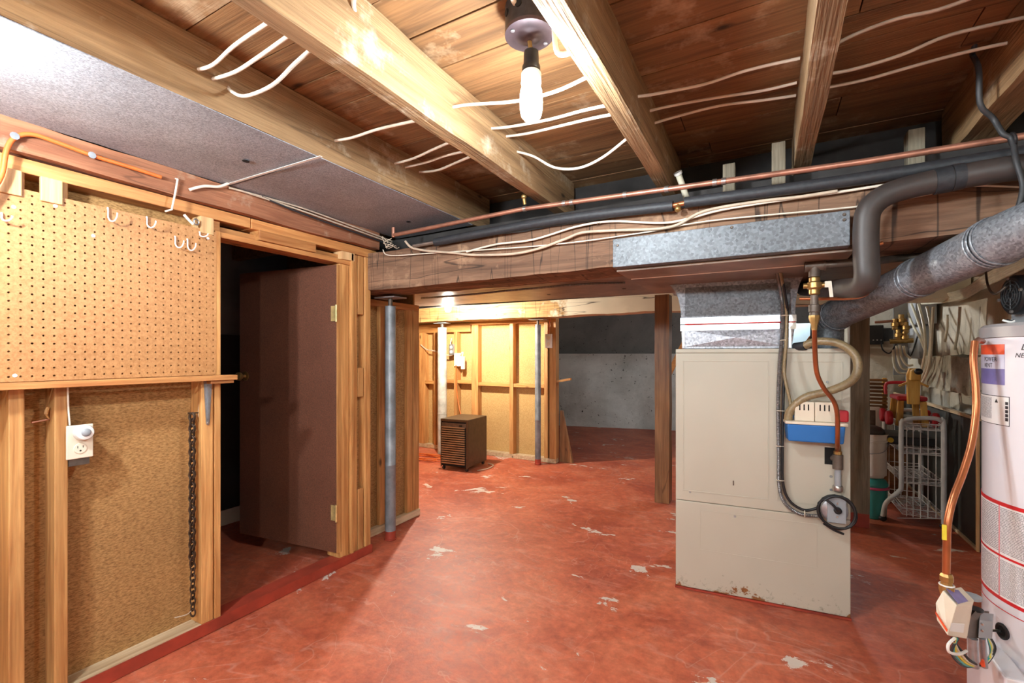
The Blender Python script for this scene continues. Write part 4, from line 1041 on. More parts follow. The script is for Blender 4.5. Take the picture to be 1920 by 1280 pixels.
ob('foil_tape', fbox(MB(), u0-.003, u1+.004, OFF+.0075, OFF+.009, ztape+.018, ztape+.052), M['tape'], pl, label='bright foil tape')
ob('drive_cleat', fbox(MB(), u0+.006, u0+.018, OFF+.0006, OFF+.008, FH+.004, ztape-.02), M['tape'], pl)
ob('drive_cleat', fbox(MB(), ub1-.012, ub1-.002, OFF+.0006, OFF+.008, FH+.004, ztape-.02), M['tape'], pl)
ob('red_sealant', MB().tube([fw(u0+.02, OFF+.013, ztape+.016), fw(uc, OFF+.0135, ztape+.017), fw(u1, OFF+.013, ztape+.0165)], .0028, 6), M['red_print'], pl)

# supply duct boxed around the lower face of the beam
x0, x1 = at(1149, 470, Y=2.02).x, at(1594, 430, Y=2.02).x
dc = thing('supply_duct', V((x0+x1)/2, 2.3, 1.63), 'galvanised rectangular supply duct boxed under and in front of the hewn beam', 'duct')
ob('front_skirt', MB().box(x0, x1, 2.020, 2.078, 1.640, 1.766), M['galv'], dc, bevel=.002)
ob('bottom_pan', MB().box(x0, x1+.02, 2.0785, 2.30, 1.628, 1.6395), M['ceil2'], dc, bevel=.002)
ob('bottom_pan', MB().box(x0-.005, x1+.10, 2.3005, 2.95, 1.630, 1.6405), M['ceil2'], dc, bevel=.002)
ob('seam_caulk', MB().tube([V(x0+.01, 2.30, 1.6285), V(x0+.2, 2.30, 1.628), V((x0+x1)/2, 2.301, 1.6285), V(x1+.02, 2.30, 1.628)], .004, 6), M['white_pl'], dc, label='ragged white caulk line')
for px, py in ((1158, 460), (1372, 426), (1583, 412), (1583, 402)):
    ob('screw', MB().lathe([(.006, 0), (.004, .004)], at(px, py, Y=2.0198), (0, -1, 0), n=10), M['iron'], dc)

# flue pipe to the right
v0, v1 = at(1556, 596, D=2.40), at(1905, 436, D=1.36)
vd = (v1-v0).normalized()
fl = thing('flue_pipe', v0, 'galvanised round flue pipe climbing from the furnace towards the upper right', 'pipe')
R_ = .073
ob('section', MB().tube([v0, v0.lerp(v1, .62)], [R_*.98, R_*.98], 28), M['galv_d'], fl, smooth=40)
ob('section', MB().tube([v0.lerp(v1, .6205), v0.lerp(v1, .93)], [R_, R_], 28), M['galv_d'], fl, smooth=40)
v2 = v0.lerp(v1, .9305)
bend = [v2]+[v2+vd*.06*k+V(.012, -.004, .003)*k*k*.6 for k in range(1, 5)]
ob('elbow', MB().tube(bend, R_*1.03, 28), M['galv_d'], fl, smooth=40)
ob('section', MB().tube([bend[-1]-vd*.02, bend[-1]+V(.10, -.02, .02), V(1.30, bend[-1].y-.03, bend[-1].z+.03)], R_, 28), M['galv_d'], fl, smooth=40)
for s, rr in ((.62, 1.012), (.60, 1.0), (.93, 1.045), (.915, 1.03), (.945, 1.05), (.02, 1.05), (.045, 1.04), (.07, 1.05)):
    ob('bead', MB().torus(v0.lerp(v1, s), R_*rr, .0035, vd, 36, 6), M['galv_d'], fl, smooth=60)
el = [v0+vd*.03, v0+vd*.0, v0-vd*.022+V(0, .0, -.022), v0-vd*.03+V(0, 0, -.07), V(v0.x-vd.x*.03, v0.y-vd.y*.03, FH+.001)]
ob('elbow', MB().tube(smooth_path(el, 4), R_*1.02, 28), M['galv'], fl, smooth=40)

# ------------------------------------------------------------------ gas, drain and wiring at the furnace
YG = 2.24
gp = thing('gas_pipe', at(1527, 500, Y=YG), 'black iron gas pipe with tee and brass shutoff valve under the beam', 'pipe')
g0 = at(1527, 497, Y=YG); zg = 1.612
ob('pipe', MB().tube(smooth_path([V(g0.x, YG, zg), V(.30, YG, zg), V(.38, YG+.02, zg+.004), V(.46, YG+.11, zg+.022), V(.60, YG+.12, zg+.023), V(1.25, YG+.12, zg+.023)]), .0150, 14), M['iron'], gp, smooth=50)
ob('tee', MB().tube([V(g0.x-.034, YG, zg), V(g0.x+.038, YG, zg)], .022, 14).tube([V(g0.x, YG, zg), V(g0.x, YG, zg-.045)], .021, 14), M['iron'], gp, smooth=50)
for dx in (-.034, .030): ob('tee_collar', MB().tube([V(g0.x+dx, YG, zg), V(g0.x+dx+.008, YG, zg)], .025, 14), M['iron'], gp, smooth=50)
zv = at(1527, 535, Y=YG).z
ob('nipple', MB().tube([V(g0.x, YG, zg-.045), V(g0.x, YG, zv+.03)], .0135, 12), M['brass'], gp, smooth=50)
ob('valve_body', MB().lathe([(.016, -.038), (.020, -.034), (.020, -.018), (.027, -.010), (.027, .010), (.020, .016), (.020, .030), (.016, .034)], V(g0.x, YG, zv), n=16).tube([V(g0.x-.038, YG, zv), V(g0.x+.034, YG, zv)], .011), M['brass'], gp, smooth=40)
ob('valve_lever', MB().prism([V(g0.x+.034, YG-.016, zv+.012), V(g0.x+.056, YG-.016, zv+.012), V(g0.x+.062, YG-.016, zv-.052), V(g0.x+.050, YG-.016, zv-.052), V(g0.x+.046, YG-.016, zv-.012), V(g0.x+.034, YG-.016, zv-.012)], V(0, .004, 0)), M['ivory_pl'], gp)
zn = at(1527, 605, Y=YG).z
ob('union', MB().lathe([(.014, zv-.040-zn), (.014, .075), (.021, .072), (.021, .045), (.018, .042), (.018, .03)], V(g0.x, YG, zn), n=16), M['iron'], gp, smooth=40)
ob('flare_nut', MB().lathe([(.020, .030), (.020, .018), (.012, -.01), (.010, -.03)], V(g0.x, YG, zn), n=8), M['brass'], gp, smooth=20)
ob('copper_tube', MB().tube(smooth_path([V(g0.x, YG, zn-.02), at(1528, 660, D=1.95), at(1532, 700, D=1.98), at(1545, 728, D=2.0), at(1563, 752, D=2.02), at(1570, 780, D=2.04), at(1570, 830, D=2.10), fpt(1570, 845, .03)]), .0095, 12), M['copper_o'], gp, smooth=50)
dp_ = fpt(1571, 845, .03)
ob('brass_adapter', MB().lathe([(.009, .03), (.013, .02), (.013, .0), (.017, -.002), (.017, -.016)], dp_, n=10), M['brass'], gp, smooth=30)
ob('gas_tee', MB().tube([dp_+V(0, 0, -.017), dp_+V(0, 0, -.085)], .0215, 16).tube([dp_+V(0, 0, -.04), dp_+V(0, 0, -.04)-FN*.029-FU*.012], .016), M['iron'], gp, smooth=40)
ob('drip_leg', MB().tube([dp_+V(0, 0, -.085), dp_+V(0, 0, -.165)], .0135, 14), M['gray_pl'], gp, smooth=40)
ob('drip_cap', MB().lathe([(.019, -.163), (.021, -.166), (.021, -.185), (.018, -.190)], dp_, n=16), M['solder'], gp, smooth=40)
# thin copper drain line curling round behind the tee
run('copper_tube', [at(1655, 455, Y=2.02), at(1628, 470, Y=2.02), at(1635, 510, Y=2.06), at(1630, 545, Y=2.1), at(1605, 558, Y=2.2), at(1550, 560, Y=2.3), at(1500, 560, Y=2.35)], .0065, M['copper_o'], 'thin copper line curling behind the drain pipe to the plenum', 'pipe')
# braided condensate hose looping over the furnace
run('condensate_hose', [fpt(1508, 648, .01), fpt(1530, 640, .03), fpt(1570, 643, .06), fpt(1600, 662, .08), fpt(1609, 690, .09), fpt(1595, 715, .10), fpt(1555, 733, .10), fpt(1510, 745, .09), fpt(1482, 770, .08), fpt(1478, 790, .08)], .0185, M['clear_hose'], 'braided beige condensate hose looping from furnace top to the pump', 'hose')
run('hose_connector', [fpt(1490, 651, -.02), fpt(1510, 648, .012)], .022, M['foam'], 'black rubber sleeve joining the condensate hose to the plenum', 'hose')
# flexible conduit and sleeved lines down the front
cd_ = thing('wiring_conduit', fpt(1462, 700, .02), 'flexible steel conduit running down the furnace front to the switch box', 'conduit')
ob('armour', conduit([at(1457, 509, D=2.15), fpt(1466, 560, .035), fpt(1468, 610, .03), fpt(1462, 680, .03), fpt(1459, 760, .03), fpt(1460, 850, .03), fpt(1461, 910, .03), fpt(1472, 943, .03), fpt(1500, 963, .03), fpt(1540, 967, .03)], .0095), M['armour'], cd_, smooth=20)
ob('cord', MB().tube(smooth_path([at(1464, 512, D=2.15), fpt(1476, 580, .04), fpt(1474, 650, .035), fpt(1469, 740, .035), fpt(1467, 850, .035), fpt(1468, 905, .035), fpt(1480, 938, .035), fpt(1508, 956, .035), fpt(1536, 951, .035)]), .0065, 8), M['rubber'], cd_, smooth=50)
ob('drain_tube', MB().tube(smooth_path([at(1463, 510, D=2.14), fpt(1474, 570, .045), fpt(1474, 640, .045), fpt(1470, 690, .04), fpt(1474, 720, .05), fpt(1482, 755, .06), fpt(1484, 785, .07)]), .0075, 8), M['clear_hose'], cd_, smooth=50)
for px, py in ((1474, 592), (1472, 638), (1466, 770), (1464, 836), (1465, 900), (1510, 962)):
    ob('cable_tie', MB().torus(fpt(px-2, py, .034), .017, .002, (0, .1, 1) if py < 940 else (1, .1, 0), 14, 5), M['ivory_pl'], cd_)
# switch box with coiled cord
u, z = fu(1566, 957, .03)
sw = thing('switch_box', fw(u, .0, z-.05), 'round electrical box with grey cover and a coil of black cord on the furnace', 'box')
ob('box', MB().lathe([(.054, .001), (.054, .038), (.050, .040)], fw(u-.004, 0, z), FN, n=28), M['steel'], sw, smooth=30)
cu0, cz1 = fu(1551, 930, .045); cu1, cz0 = fu(1587, 983, .045)
ob('cover', fbox(MB(), cu0, cu1, .0405, .047, cz0, cz1), M['gray_pl'], sw, bevel=.004)
uu, zz = (cu0+cu1)/2, (cz0+cz1)/2
ob('cord_bushing', MB().lathe([(.016, 0), (.016, .008), (.010, .012)], fw(uu+.003, .0472, zz), FN, n=18), M['rubber'], sw, smooth=30)
for dz in (.032, -.030): ob('screw', MB().lathe([(.005, 0), (.004, .003)], fw(uu+.002, .0471, zz+dz), FN, n=10), M['solder'], sw)
coil = []
for k in range(42):
    a = 2*math.pi*k/20+2.0; rr = .074+.004*math.sin(k*.7)
    coil.append(fw(u+.002+rr*math.cos(a), .052+.0035*(k/20)+.006*math.sin(a*.5), z+rr*math.sin(a)))
ob('coiled_cord', MB().tube(coil, .0062, 8), M['rubber'], sw, smooth=50)
ob('cord', MB().tube(smooth_path([fw(u-.072, .055, z+.03), fw(u-.05, .062, z+.055), fw(u-.02, .07, z+.04), fw(uu+.003, .066, zz)]), .0055, 8), M['rubber'], sw, smooth=50)
ob('cord_end', MB().tube(smooth_path([fw(u-.05, .05, z-.06), fw(u-.01, .05, z-.085), fw(u+.03, .045, z-.10)]), .0055, 8), M['rubber'], sw, smooth=50)

# condensate pump
pu0, pz1 = fu(1474, 794, .11); pu1, pz0 = fu(1588, 834, .11)
pm = thing('condensate_pump', fw((pu0+pu1)/2, .05, pz0), 'white and blue condensate pump fixed to the furnace front', 'pump')
ob('tank', MB().hexa([fw(pu0+.010, .004, pz0), fw(pu1-.010, .004, pz0), fw(pu0+.010, .105, pz0), fw(pu1-.010, .105, pz0), fw(pu0+.004, .002, pz1), fw(pu1-.004, .002, pz1), fw(pu0+.004, .112, pz1), fw(pu1-.004, .112, pz1)]), M['blue_pl'], pm, bevel=.006, label='blue water tank')
ob('deck', fbox(MB(), pu0-.004, pu1+.004, .001, .118, pz1+.0005, pz1+.014), M['ivory_pl'], pm, bevel=.003)
hu0, hz0 = fu(1490, 792, .10); hu1, hz1 = fu(1567, 755, .10)
zb0 = pz1+.0145
for i in range(2):
    a = hu0+(hu1-hu0)*i/2+.001; b = hu0+(hu1-hu0)*(i+1)/2-.001
    ob('motor_cover', fbox(MB(), a, b, .02, .100, zb0, hz1), M['ivory_pl'], pm, bevel=.004)
    for k in range(3):
        uu_ = a+(b-a)*(.25+.22*k)
        ob('vent_slot', fbox(MB(), uu_-.0025, uu_+.0025, .0995, .1012, hz1-.04, hz1-.012), M['slot'], pm)
ru, rz = fu(1580, 778, .06)
ob('red_float_switch', fbox(MB(), ru-.02, ru+.022, .02, .075, zb0, rz+.022), M['red_pl'], pm, bevel=.008, label='red float switch cover')
bu, bz = fu(1483, 784, .08)
ob('hose_nipple', MB().lathe([(.011, 0), (.011, .012), (.014, .013), (.014, .022), (.009, .024)], fw(bu, .07, zb0), n=12), M['blue_pl'], pm, smooth=30)

# big brown drain pipe
YD = 1.99
dr = thing('drain_pipe', at(1640, 450, Y=YD), 'thick brown insulated drain pipe bending down off the beam', 'pipe')
dpts = [at(2010, 303, Y=YD-.02), at(1900, 315, Y=YD-.015), at(1780, 335, Y=YD), at(1700, 352, Y=YD), at(1655, 369, Y=YD), at(1630, 393, Y=YD), at(1624, 425, Y=YD), at(1624, 480, Y=YD), at(1625, 520, Y=YD), at(1614, 536, Y=YD+.05), at(1592, 540, Y=YD+.18), at(1545, 541, Y=YD+.55), at(1508, 541, Y=YD+.9)]
ob('pipe', MB().tube(smooth_path(dpts, 6), .038, 20), M['abs'], dr, smooth=50)
for a, b in (((1751, 341), (1782, 335)), ((1784, 334), (1806, 330))):
    p, q = at(*a, Y=YD), at(*b, Y=YD); ob('tape_wrap', MB().tube([p, q], .0415, 20), M['foam'], dr, smooth=50)
# black cord hanging from the right joist
bc = [at(*p, X=.585) for p in ((1850, 0), (1838, 40), (1825, 95))]+[at(1822, 100, X=.60), at(1835, 130, Y=1.93), at(1838, 195, Y=1.93), at(1862, 222, Y=1.96), at(1880, 250, Y=1.95), at(1898, 262, Y=1.95), at(1905, 300, Y=1.93), at(1918, 350, Y=1.92), at(1906, 400, Y=1.92)]
run('power_cord', bc, .0075, M['rubber_g'], 'dark grey flat cord hanging from the right joist past the pipes', 'cord')
ob('cable_tie', MB().torus(at(1899, 262, Y=1.95), .02, .004, (1, 0, .2), 14, 6), M['rubber'], label='black cable tie holding the dark cord to the pipe', cat='cable tie')

# ------------------------------------------------------------------ water heater
HC = V(.905, 2.105, 0); HR = .270; HT = at(1838, 633, D=1.6).z
wh = thing('water_heater', HC, 'tall white cylindrical water heater with red striped labels at the right edge', 'water heater')
ob('jacket', MB().lathe([(HR, .03), (HR, HT-.004)], HC, n=72), M['enamel'], wh, smooth=40)
ob('top_cap', MB().lathe([(HR+.006, HT-.003), (HR+.006, HT+.030), (HR-.004, HT+.040), (HR-.05, HT+.043)], HC, n=72), M['gray_cap'], wh, smooth=40)
ob('base_ring', MB().lathe([(HR-.02, 0), (HR-.02, .0295)], HC, n=48), M['gray_pl'], wh, smooth=40)
camdir = math.atan2(-HC.y, -HC.x)
def hang(px, py):   # angle and height on the jacket seen at a pixel
    a = (px-CX)/FOC; b = (HY-py)/FOC; d = V(a*CT-ST, a*ST+CT, 0)
    A_ = d.dot(d); B2 = d.dot(-V(HC.x, HC.y, 0)); C2 = V(HC.x, HC.y, 0).dot(V(HC.x, HC.y, 0))-HR*HR
    disc = B2*B2-A_*C2; t_ = (-B2-math.sqrt(max(disc, 0)))/A_
    p = d*t_; return math.atan2(p.y-HC.y, p.x-HC.x) % (2*math.pi), EYE+b*t_
def hpt(a, z, r): return V(HC.x+math.cos(a)*r, HC.y+math.sin(a)*r, z)
def patch(name, a0, a1, z0, z1, off, mat, parent, n=14):
    mb = MB(); vs = []; fs = []
    for i in range(n+1):
        a = a0+(a1-a0)*i/n
        vs += [hpt(a, z0, HR+off), hpt(a, z1, HR+off), hpt(a, z1, HR+off-.0006), hpt(a, z0, HR+off-.0006)]
    for i in range(n):
        for k in range(4): fs.append((i*4+k, i*4+(k+1) % 4, i*4+4+(k+1) % 4, i*4+4+k))
    fs += [(0, 1, 2, 3), tuple(n*4+k for k in (3, 2, 1, 0))]
    mb.add(vs, fs); o = ob(name, mb, mat, parent, smooth=30)
    me = o.data; uv = me.uv_layers.new(name='UVMap')
    for lp in me.loops:
        v_ = me.vertices[lp.vertex_index].co; a = math.atan2(v_.y-HC.y, v_.x-HC.x) % (2*math.pi)
        uv.data[lp.index].uv = ((a-a0)/(a1-a0), (v_.z-z0)/(z1-z0))
    return o
def text_wrap(name, txt, a_start, z, size, off, mat, parent, shear=0):
    cu = bpy.data.curves.new('t', 'FONT'); cu.body = txt; cu.size = size; cu.shear = shear; cu.resolution_u = 3
    to = bpy.data.objects.new('t', cu); COL.objects.link(to)
    dg = bpy.context.evaluated_depsgraph_get(); me = bpy.data.meshes.new_from_object(to.evaluated_get(dg))
    bpy.data.objects.remove(to); bpy.data.curves.remove(cu)
    for v_ in me.vertices:
        v_.co = hpt(a_start+v_.co.x/HR, z+v_.co.y, HR+off)
    me.materials.clear(); me.materials.append(mat)
    o = bpy.data.objects.new(name, me); COL.objects.link(o); o.parent = parent; o.matrix_parent_inverse = pinv(parent) if parent.parent is None else Matrix.Identity(4)
    return o
aL, _ = hang(1837, 700); aR_, zt_ = hang(1884, 645); _, zb_ = hang(1884, 722)
zm = hang(1884, 662)[1]
ob_ = patch('energy_label', aL, aR_, zb_, zt_, .0008, M['violet_print'], wh)
patch('label_band', aL, aR_, zm-.05, zm-.004, .0010, M['lilac_print'], ob_)
patch('label_flame', aL, aR_, zm-.004, zt_, .0012, M['orange_print'], ob_)
text_wrap('label_text', 'POWER', aL+.25, zm-.026, .021, .0016, M['ink'], ob_)
text_wrap('label_text', 'VENT', aL+.25, zm-.046, .021, .0016, M['ink'], ob_)
a0, zt_ = hang(1837, 737); a1, zb_ = hang(1893, 800); zt_ = hang(1893, 744)[1]
rl = patch('rating_label', a0, a1, zb_, zt_, .0006, M['ink'], wh)
patch('label_paper', a0+.006, a1-.006, zb_+.002, zt_-.002, .0009, M['paper'], rl)
patch('label_type', a0+.012, a0+(a1-a0)*.62, zb_+.016, zt_-.008, .0012, M['type'], rl)
for k in range(5):
    zz = zb_+.016+(zt_-zb_-.03)*k/5
    patch('barcode', a1-.05, a1-.014, zz, zz+.010, .0012, M['ink'], rl, 4)
text_wrap('label_mark', '▲', a0+(a1-a0)*.70, zt_-.022, .016, .0014, M['ink'], rl)
# handwriting
ah, zh = hang(1903, 670)
text_wrap('handwriting', 'NEG', ah, zh, .020, .0012, M['ink'], wh, .3)
text_wrap('handwriting', 'D', hang(1914, 656)[0], hang(1914, 656)[1], .026, .0012, M['ink'], wh, .3)
# big instruction wrap with red rules
b0, b1 = aL-.12, aL+1.6
zr = [hang(1875, y)[1] for y in (943, 1040, 1120)]
wrp = patch('instruction_wrap', b0, b1, zr[2], zr[0], .0006, M['paper'], wh, 40)
am = hang(1874, 1000)[0]
for i in range(2):
    patch('print_block', aL+.04, am-.012, zr[i+1]+.010, zr[i]-.012, .0010, M['type'], wrp, 10)
    patch('print_block', am+.012, am+.75, zr[i+1]+.010, zr[i]-.012, .0010, M['type_b'], wrp, 20)
for zz, h_ in ((zr[0], .012), (zr[1], .007), (zr[2], .011)):
    patch('red_rule', b0, b1, zz-h_/2, zz+h_/2, .0013, M['red_print'], wrp, 40)
patch('red_rule', b0, b1, zr[2]-.034, zr[2]-.0315, .0013, M['red_print'], wrp, 40)
patch('red_rule', am-.004, am+.004, zr[2], zr[0], .0012, M['red_print'], wrp, 3)
patch('red_rule', aL+.012, aL+.018, zr[2], zr[0], .0012, M['red_print'], wrp, 3)
# burner cover box low down
ab, _ = hang(1842, 1200)
zc_ = at(1815, 1232, D=1.42).z
cd3 = V(math.cos(ab+.15), math.sin(ab+.15), 0); cs3 = V(-cd3.y, cd3.x, 0)
bo = V(HC.x, HC.y, 0)+cd3*(HR-.02)
ob('burner_cover', MB().obox(bo-cs3*.05+V(0, 0, .06), cs3*.30, cd3*.055, V(0, 0, zc_-.06)), M['enamel'], wh, bevel=.006)
# gas control valve
gv = thing('gas_control', at(1800, 1150, D=1.36), 'beige gas control valve with labels on the water heater', 'valve')
def cpt(px, py, d): return at(px, py, D=d)
d0 = 1.30
Fv = [cpt(1754, 1130, d0+.05), cpt(1768, 1106, d0+.05), cpt(1794, 1134, d0), cpt(1777, 1192, d0), cpt(1756, 1162, d0+.04)]
ob('housing_face', MB().prism(Fv, (cpt(1845, 1120, d0+.16)-cpt(1794, 1134, d0))*.62), M['ivory_pl'], gv, bevel=.003)
q = [cpt(1794, 1134, d0-.002), cpt(1822, 1133, d0+.05), cpt(1812, 1198, d0+.05), cpt(1777, 1192, d0-.002)]
ob('housing_front', MB().prism(q, V(.012, .03, 0)), M['ivory_pl'], gv, bevel=.003)
lbq = [cpt(1783, 1168, d0-.004), cpt(1808, 1170, d0+.034), cpt(1806, 1186, d0+.034), cpt(1781, 1183, d0-.004)]
ob('rating_sticker', MB().prism(lbq, V(.002, .004, 0)), M['paper'], gv)
tq = [cpt(1774, 1104, d0+.048), cpt(1797, 1107, d0+.09), cpt(1815, 1127, d0+.055), cpt(1797, 1132, d0-.004)]
ob('warning_sticker', MB().prism(tq, V(0, 0, .002)), M['violet_print'], gv)
oq = [cpt(1755, 1146, d0+.040), cpt(1777, 1180, d0-.008), cpt(1776, 1184, d0-.008), cpt(1755, 1150, d0+.040)]
ob('orange_stripe', MB().prism(oq, V(-.002, -.003, 0)), M['orange_print'], gv)
ob('valve_block', MB().prism([cpt(1815, 1160, d0+.06), cpt(1842, 1162, d0+.09), cpt(1838, 1198, d0+.09), cpt(1812, 1196, d0+.06)], V(.04, .08, 0)), M['iron'], gv, bevel=.003)
ob('valve_plate', MB().prism([cpt(1836, 1162, d0+.075), cpt(1862, 1165, d0+.085), cpt(1860, 1198, d0+.085), cpt(1834, 1196, d0+.075)], V(.02, .06, 0)), M['gray_pl'], gv, bevel=.002)
ob('igniter_cap', MB().lathe([(.020, 0), (.020, .004), (.011, .006), (.011, .035)], cpt(1828, 1140, d0+.12), (0, 0, -1), n=18), M['black_pl'], gv, smooth=40)
ob('thermostat_knob', MB().lathe([(.026, -.004), (.026, .004)], cpt(1820, 1118, d0+.14), n=20), M['gray_pl'], gv, smooth=40)
ob('burner_tube', MB().tube([cpt(1824, 1196, d0+.08), cpt(1826, 1250, d0+.08)], .012, 12).tube([cpt(1842, 1196, d0+.08), cpt(1846, 1250, d0+.09)], .008, 10), M['steel'], gv, smooth=40)
for px, py in ((1842, 1170), (1842, 1182)): ob('screw', MB().lathe([(.004, 0), (.003, .003)], cpt(px, py, d0+.073), (-.4, -.9, 0), n=8), M['solder'], gv)
hz = cpt(1885, 1185, 1.4); ah_, zh_ = hang(1880, 1183)
ob('grommet', MB().torus(hpt(ah_, zh_, HR+.001), .020, .005, (math.cos(ah_), math.sin(ah_), 0), 20, 6), M['rubber'], gv, smooth=50)
ob('grommet_hole', MB().lathe([(.019, 0), (.019, .001)], hpt(ah_, zh_, HR+.0005), (math.cos(ah_), math.sin(ah_), 0), n=16), M['slot'], gv)
for i, mt in enumerate(('rubber', 'pex', 'yellow', 'teal', 'rubber_g')):
    ob('control_wire', MB().tube(smooth_path([hpt(ah_, zh_, HR+.004), hpt(ah_-.05, zh_-.015, HR+.03), cpt(1866-i*2, 1215+i*3, d0+.10), cpt(1846-i*3, 1246, d0+.09), cpt(1822-i*4, 1240+i*2, d0+.06), cpt(1800-i*4, 1216+i*2, d0+.03), cpt(1785+i*3, 1196, d0+.01)]), .0035, 6), M[mt], gv, smooth=50)
ob('white_loop_wire', MB().tube(smooth_path([cpt(1790, 1196, d0), cpt(1778, 1208, d0-.01), cpt(1780, 1222, d0-.01), cpt(1798, 1226, d0), cpt(1812, 1220, d0+.03)]), .004, 6), M['white_pl'], gv, smooth=50)
ob('wire_nut', MB().lathe([(.007, 0), (.003, .02)], cpt(1842, 1247, d0+.08), (0, -.2, 1), n=8), M['orange_print'], gv)
# copper supply line to the gas control
cs = thing('copper_gas_line', at(1775, 1090, D=1.37), 'bright copper gas line curving down to the heater control', 'pipe')
ob('tube', MB().tube(smooth_path([at(1828, 640, D=1.47), at(1825, 675, D=1.46), at(1829, 720, D=1.45), at(1830, 770, D=1.44), at(1822, 830, D=1.42), at(1806, 885, D=1.40), at(1787, 935, D=1.38), at(1777, 980, D=1.37), at(1775, 1030, D=1.37), at(1774, 1080, D=1.37)]), .0095, 14), M['copper_o'], cs, smooth=50)
ob('flare_nut', MB().lathe([(.0125, .018), (.0165, .010), (.0165, -.004), (.0135, -.006), (.0135, -.014), (.0185, -.016), (.0185, -.030), (.015, -.045)], at(1775, 1086, D=1.37), n=8), M['brass'], cs, smooth=20)
ob('thread_tape', MB().torus(at(1775, 1096, D=1.37), .0165, .0025, (0, 0, 1), 16, 6), M['white_pl'], cs)
p = at(1774, 996, D=1.37); ob('yellow_tag', MB().box(p.x-.012, p.x-.002, p.y-.014, p.y-.009, p.z-.022, p.z+.022), M['yellow'], cs)
ob('elbow', MB().tube([at(1828, 643, D=1.47), at(1834, 637, D=1.49), at(1842, 640, D=1.52)], .0085, 10), M['copper'], cs, smooth=50)

# power vent blower motor on top of the heater
mc = at(1895, 553, D=1.56); md_ = (V(HC.x, HC.y, mc.z)-mc); md_ = V(.9*CT+.35*ST, .9*ST-.35*CT, 0).normalized()
bm_ = thing('vent_blower', V(HC.x-.03, HC.y-.02, HT+.043), 'black finned blower motor with round grille on top of the water heater', 'motor')
ob('end_bell', MB().lathe([(.058, 0), (.066, .006), (.066, .028)], mc, md_, n=32), M['black_pl'], bm_, smooth=30)
ob('motor_body', MB().lathe([(.058, .0285), (.058, .15)], mc, md_, n=32), M['black_pl'], bm_, smooth=30)
e1 = md_.orthogonal().normalized(); e2 = md_.cross(e1)
fin = MB()
for k in range(28):
    a = 2*math.pi*k/28; dv = e1*math.cos(a)+e2*math.sin(a); sv = md_.cross(dv)
    fin.obox(mc+md_*.029+dv*.056-sv*.0022, sv*.0044, dv*.011, md_*.12)
ob('cooling_fins', fin, M['rubber_g'], bm_, kind='stuff')
for k in range(4):
    ob('grille_ring', MB().torus(mc-md_*.001, .012+.012*k, .0018, md_, 28, 6), M['rubber_g'], bm_, smooth=50)
for k in range(8):
    a = 2*math.pi*k/8; dv = e1*math.cos(a)+e2*math.sin(a)
    ob('grille_spoke', MB().tube([mc-md_*.001+dv*.010, mc-md_*.001+dv*.050], .0018, 6), M['rubber_g'], bm_)
for k in range(4):
    a = 2*math.pi*k/4+.6; dv = e1*math.cos(a)+e2*math.sin(a)
    ob('bolt', MB().lathe([(.006, 0), (.005, .006)], mc+dv*.058-md_*.001, -md_, n=8), M['solder'], bm_)
ob('blower_housing', MB().lathe([(.11, 0), (.12, .01), (.12, .07), (.10, .09)], V(HC.x+.06, HC.y+.03, HT+.0435), n=32), M['gray_cap'], bm_, smooth=30)
ob('pedestal', MB().box(mc.x+.03, mc.x+.13, mc.y-.01, mc.y+.09, HT+.0435, mc.z-.055), M['gray_pl'], bm_, bevel=.004)
for i in range(3):
    run('motor_lead', [at(1880+i*8, 600, D=1.62), at(1900+i*5, 603-i*4, D=1.6), at(1925, 585-i*10, D=1.6)], .004, M['white_pl' if i != 1 else 'rubber'], None, None, parent=bm_)
run('motor_cord', [at(1848, 492, D=2.2), at(1851, 530, D=1.85), at(1864, 551, D=1.62), mc+md_*.02+V(-.03, 0, .03)], .004, M['iron'], 'thin brown lead dropping to the blower motor', 'cord')

# ------------------------------------------------------------------ back room
A0, B0, C0 = at(826, 874, Z=.03), at(877, 880, Z=.03), at(917, 862, Z=.03)
du_ = (B0-A0); dw_ = (C0-B0); dw_ = V(-du_.y, du_.x, 0).normalized()*min(.44, dw_.length)
zt_ = at(877, 788, D=4.9).z
dm = thing('dehumidifier', A0+du_/2+dw_/2-V(0, 0, .03), 'brown metal box dehumidifier with louvered front standing before the back stud wall', 'dehumidifier')
un = du_.normalized(); wn = dw_.normalized(); DW = du_.length
ob('case', MB().obox(A0+wn*.012+V(0, 0, .01), du_, dw_-wn*.012, V(0, 0, zt_-.04)), M['dehum'], dm, bevel=.006)
ob('front_frame', MB().obox(A0+V(0, 0, .0), du_*.03, wn*.0118, V(0, 0, zt_-.03)).obox(A0+du_*.94, du_*.06, wn*.0118, V(0, 0, zt_-.03)).obox(A0+V(0, 0, zt_-.055), du_*.94, wn*.0118, V(0, 0, .025)), M['dehum'], dm, bevel=.002)
ob('dark_grille_back', MB().obox(A0+un*.012+wn*.0095+V(0, 0, .012), un*(DW*.94-.014), wn*.0022, V(0, 0, zt_-.07)), M['slot'], dm)
ob('control_panel', MB().obox(A0+un*.02+V(0, 0, zt_-.115), un*(DW*.88), wn*.009, V(0, 0, .045)), M['iron'], dm)
ob('control_knob', MB().obox(A0+un*(DW*.70)-wn*.008+V(0, 0, zt_-.105), un*.03, wn*.0078, V(0, 0, .02)), M['black_pl'], dm)
nL = 17; z0 = .04; z1 = zt_-.125
for k in range(nL):
    z = z0+(z1-z0)*k/(nL-1)
    ob('louver', MB().obox(A0+un*.014-wn*.003+V(0, 0, z), un*(DW*.94-.03), wn*.0118, V(0, 0, .013)), M['dehum_f'], dm)
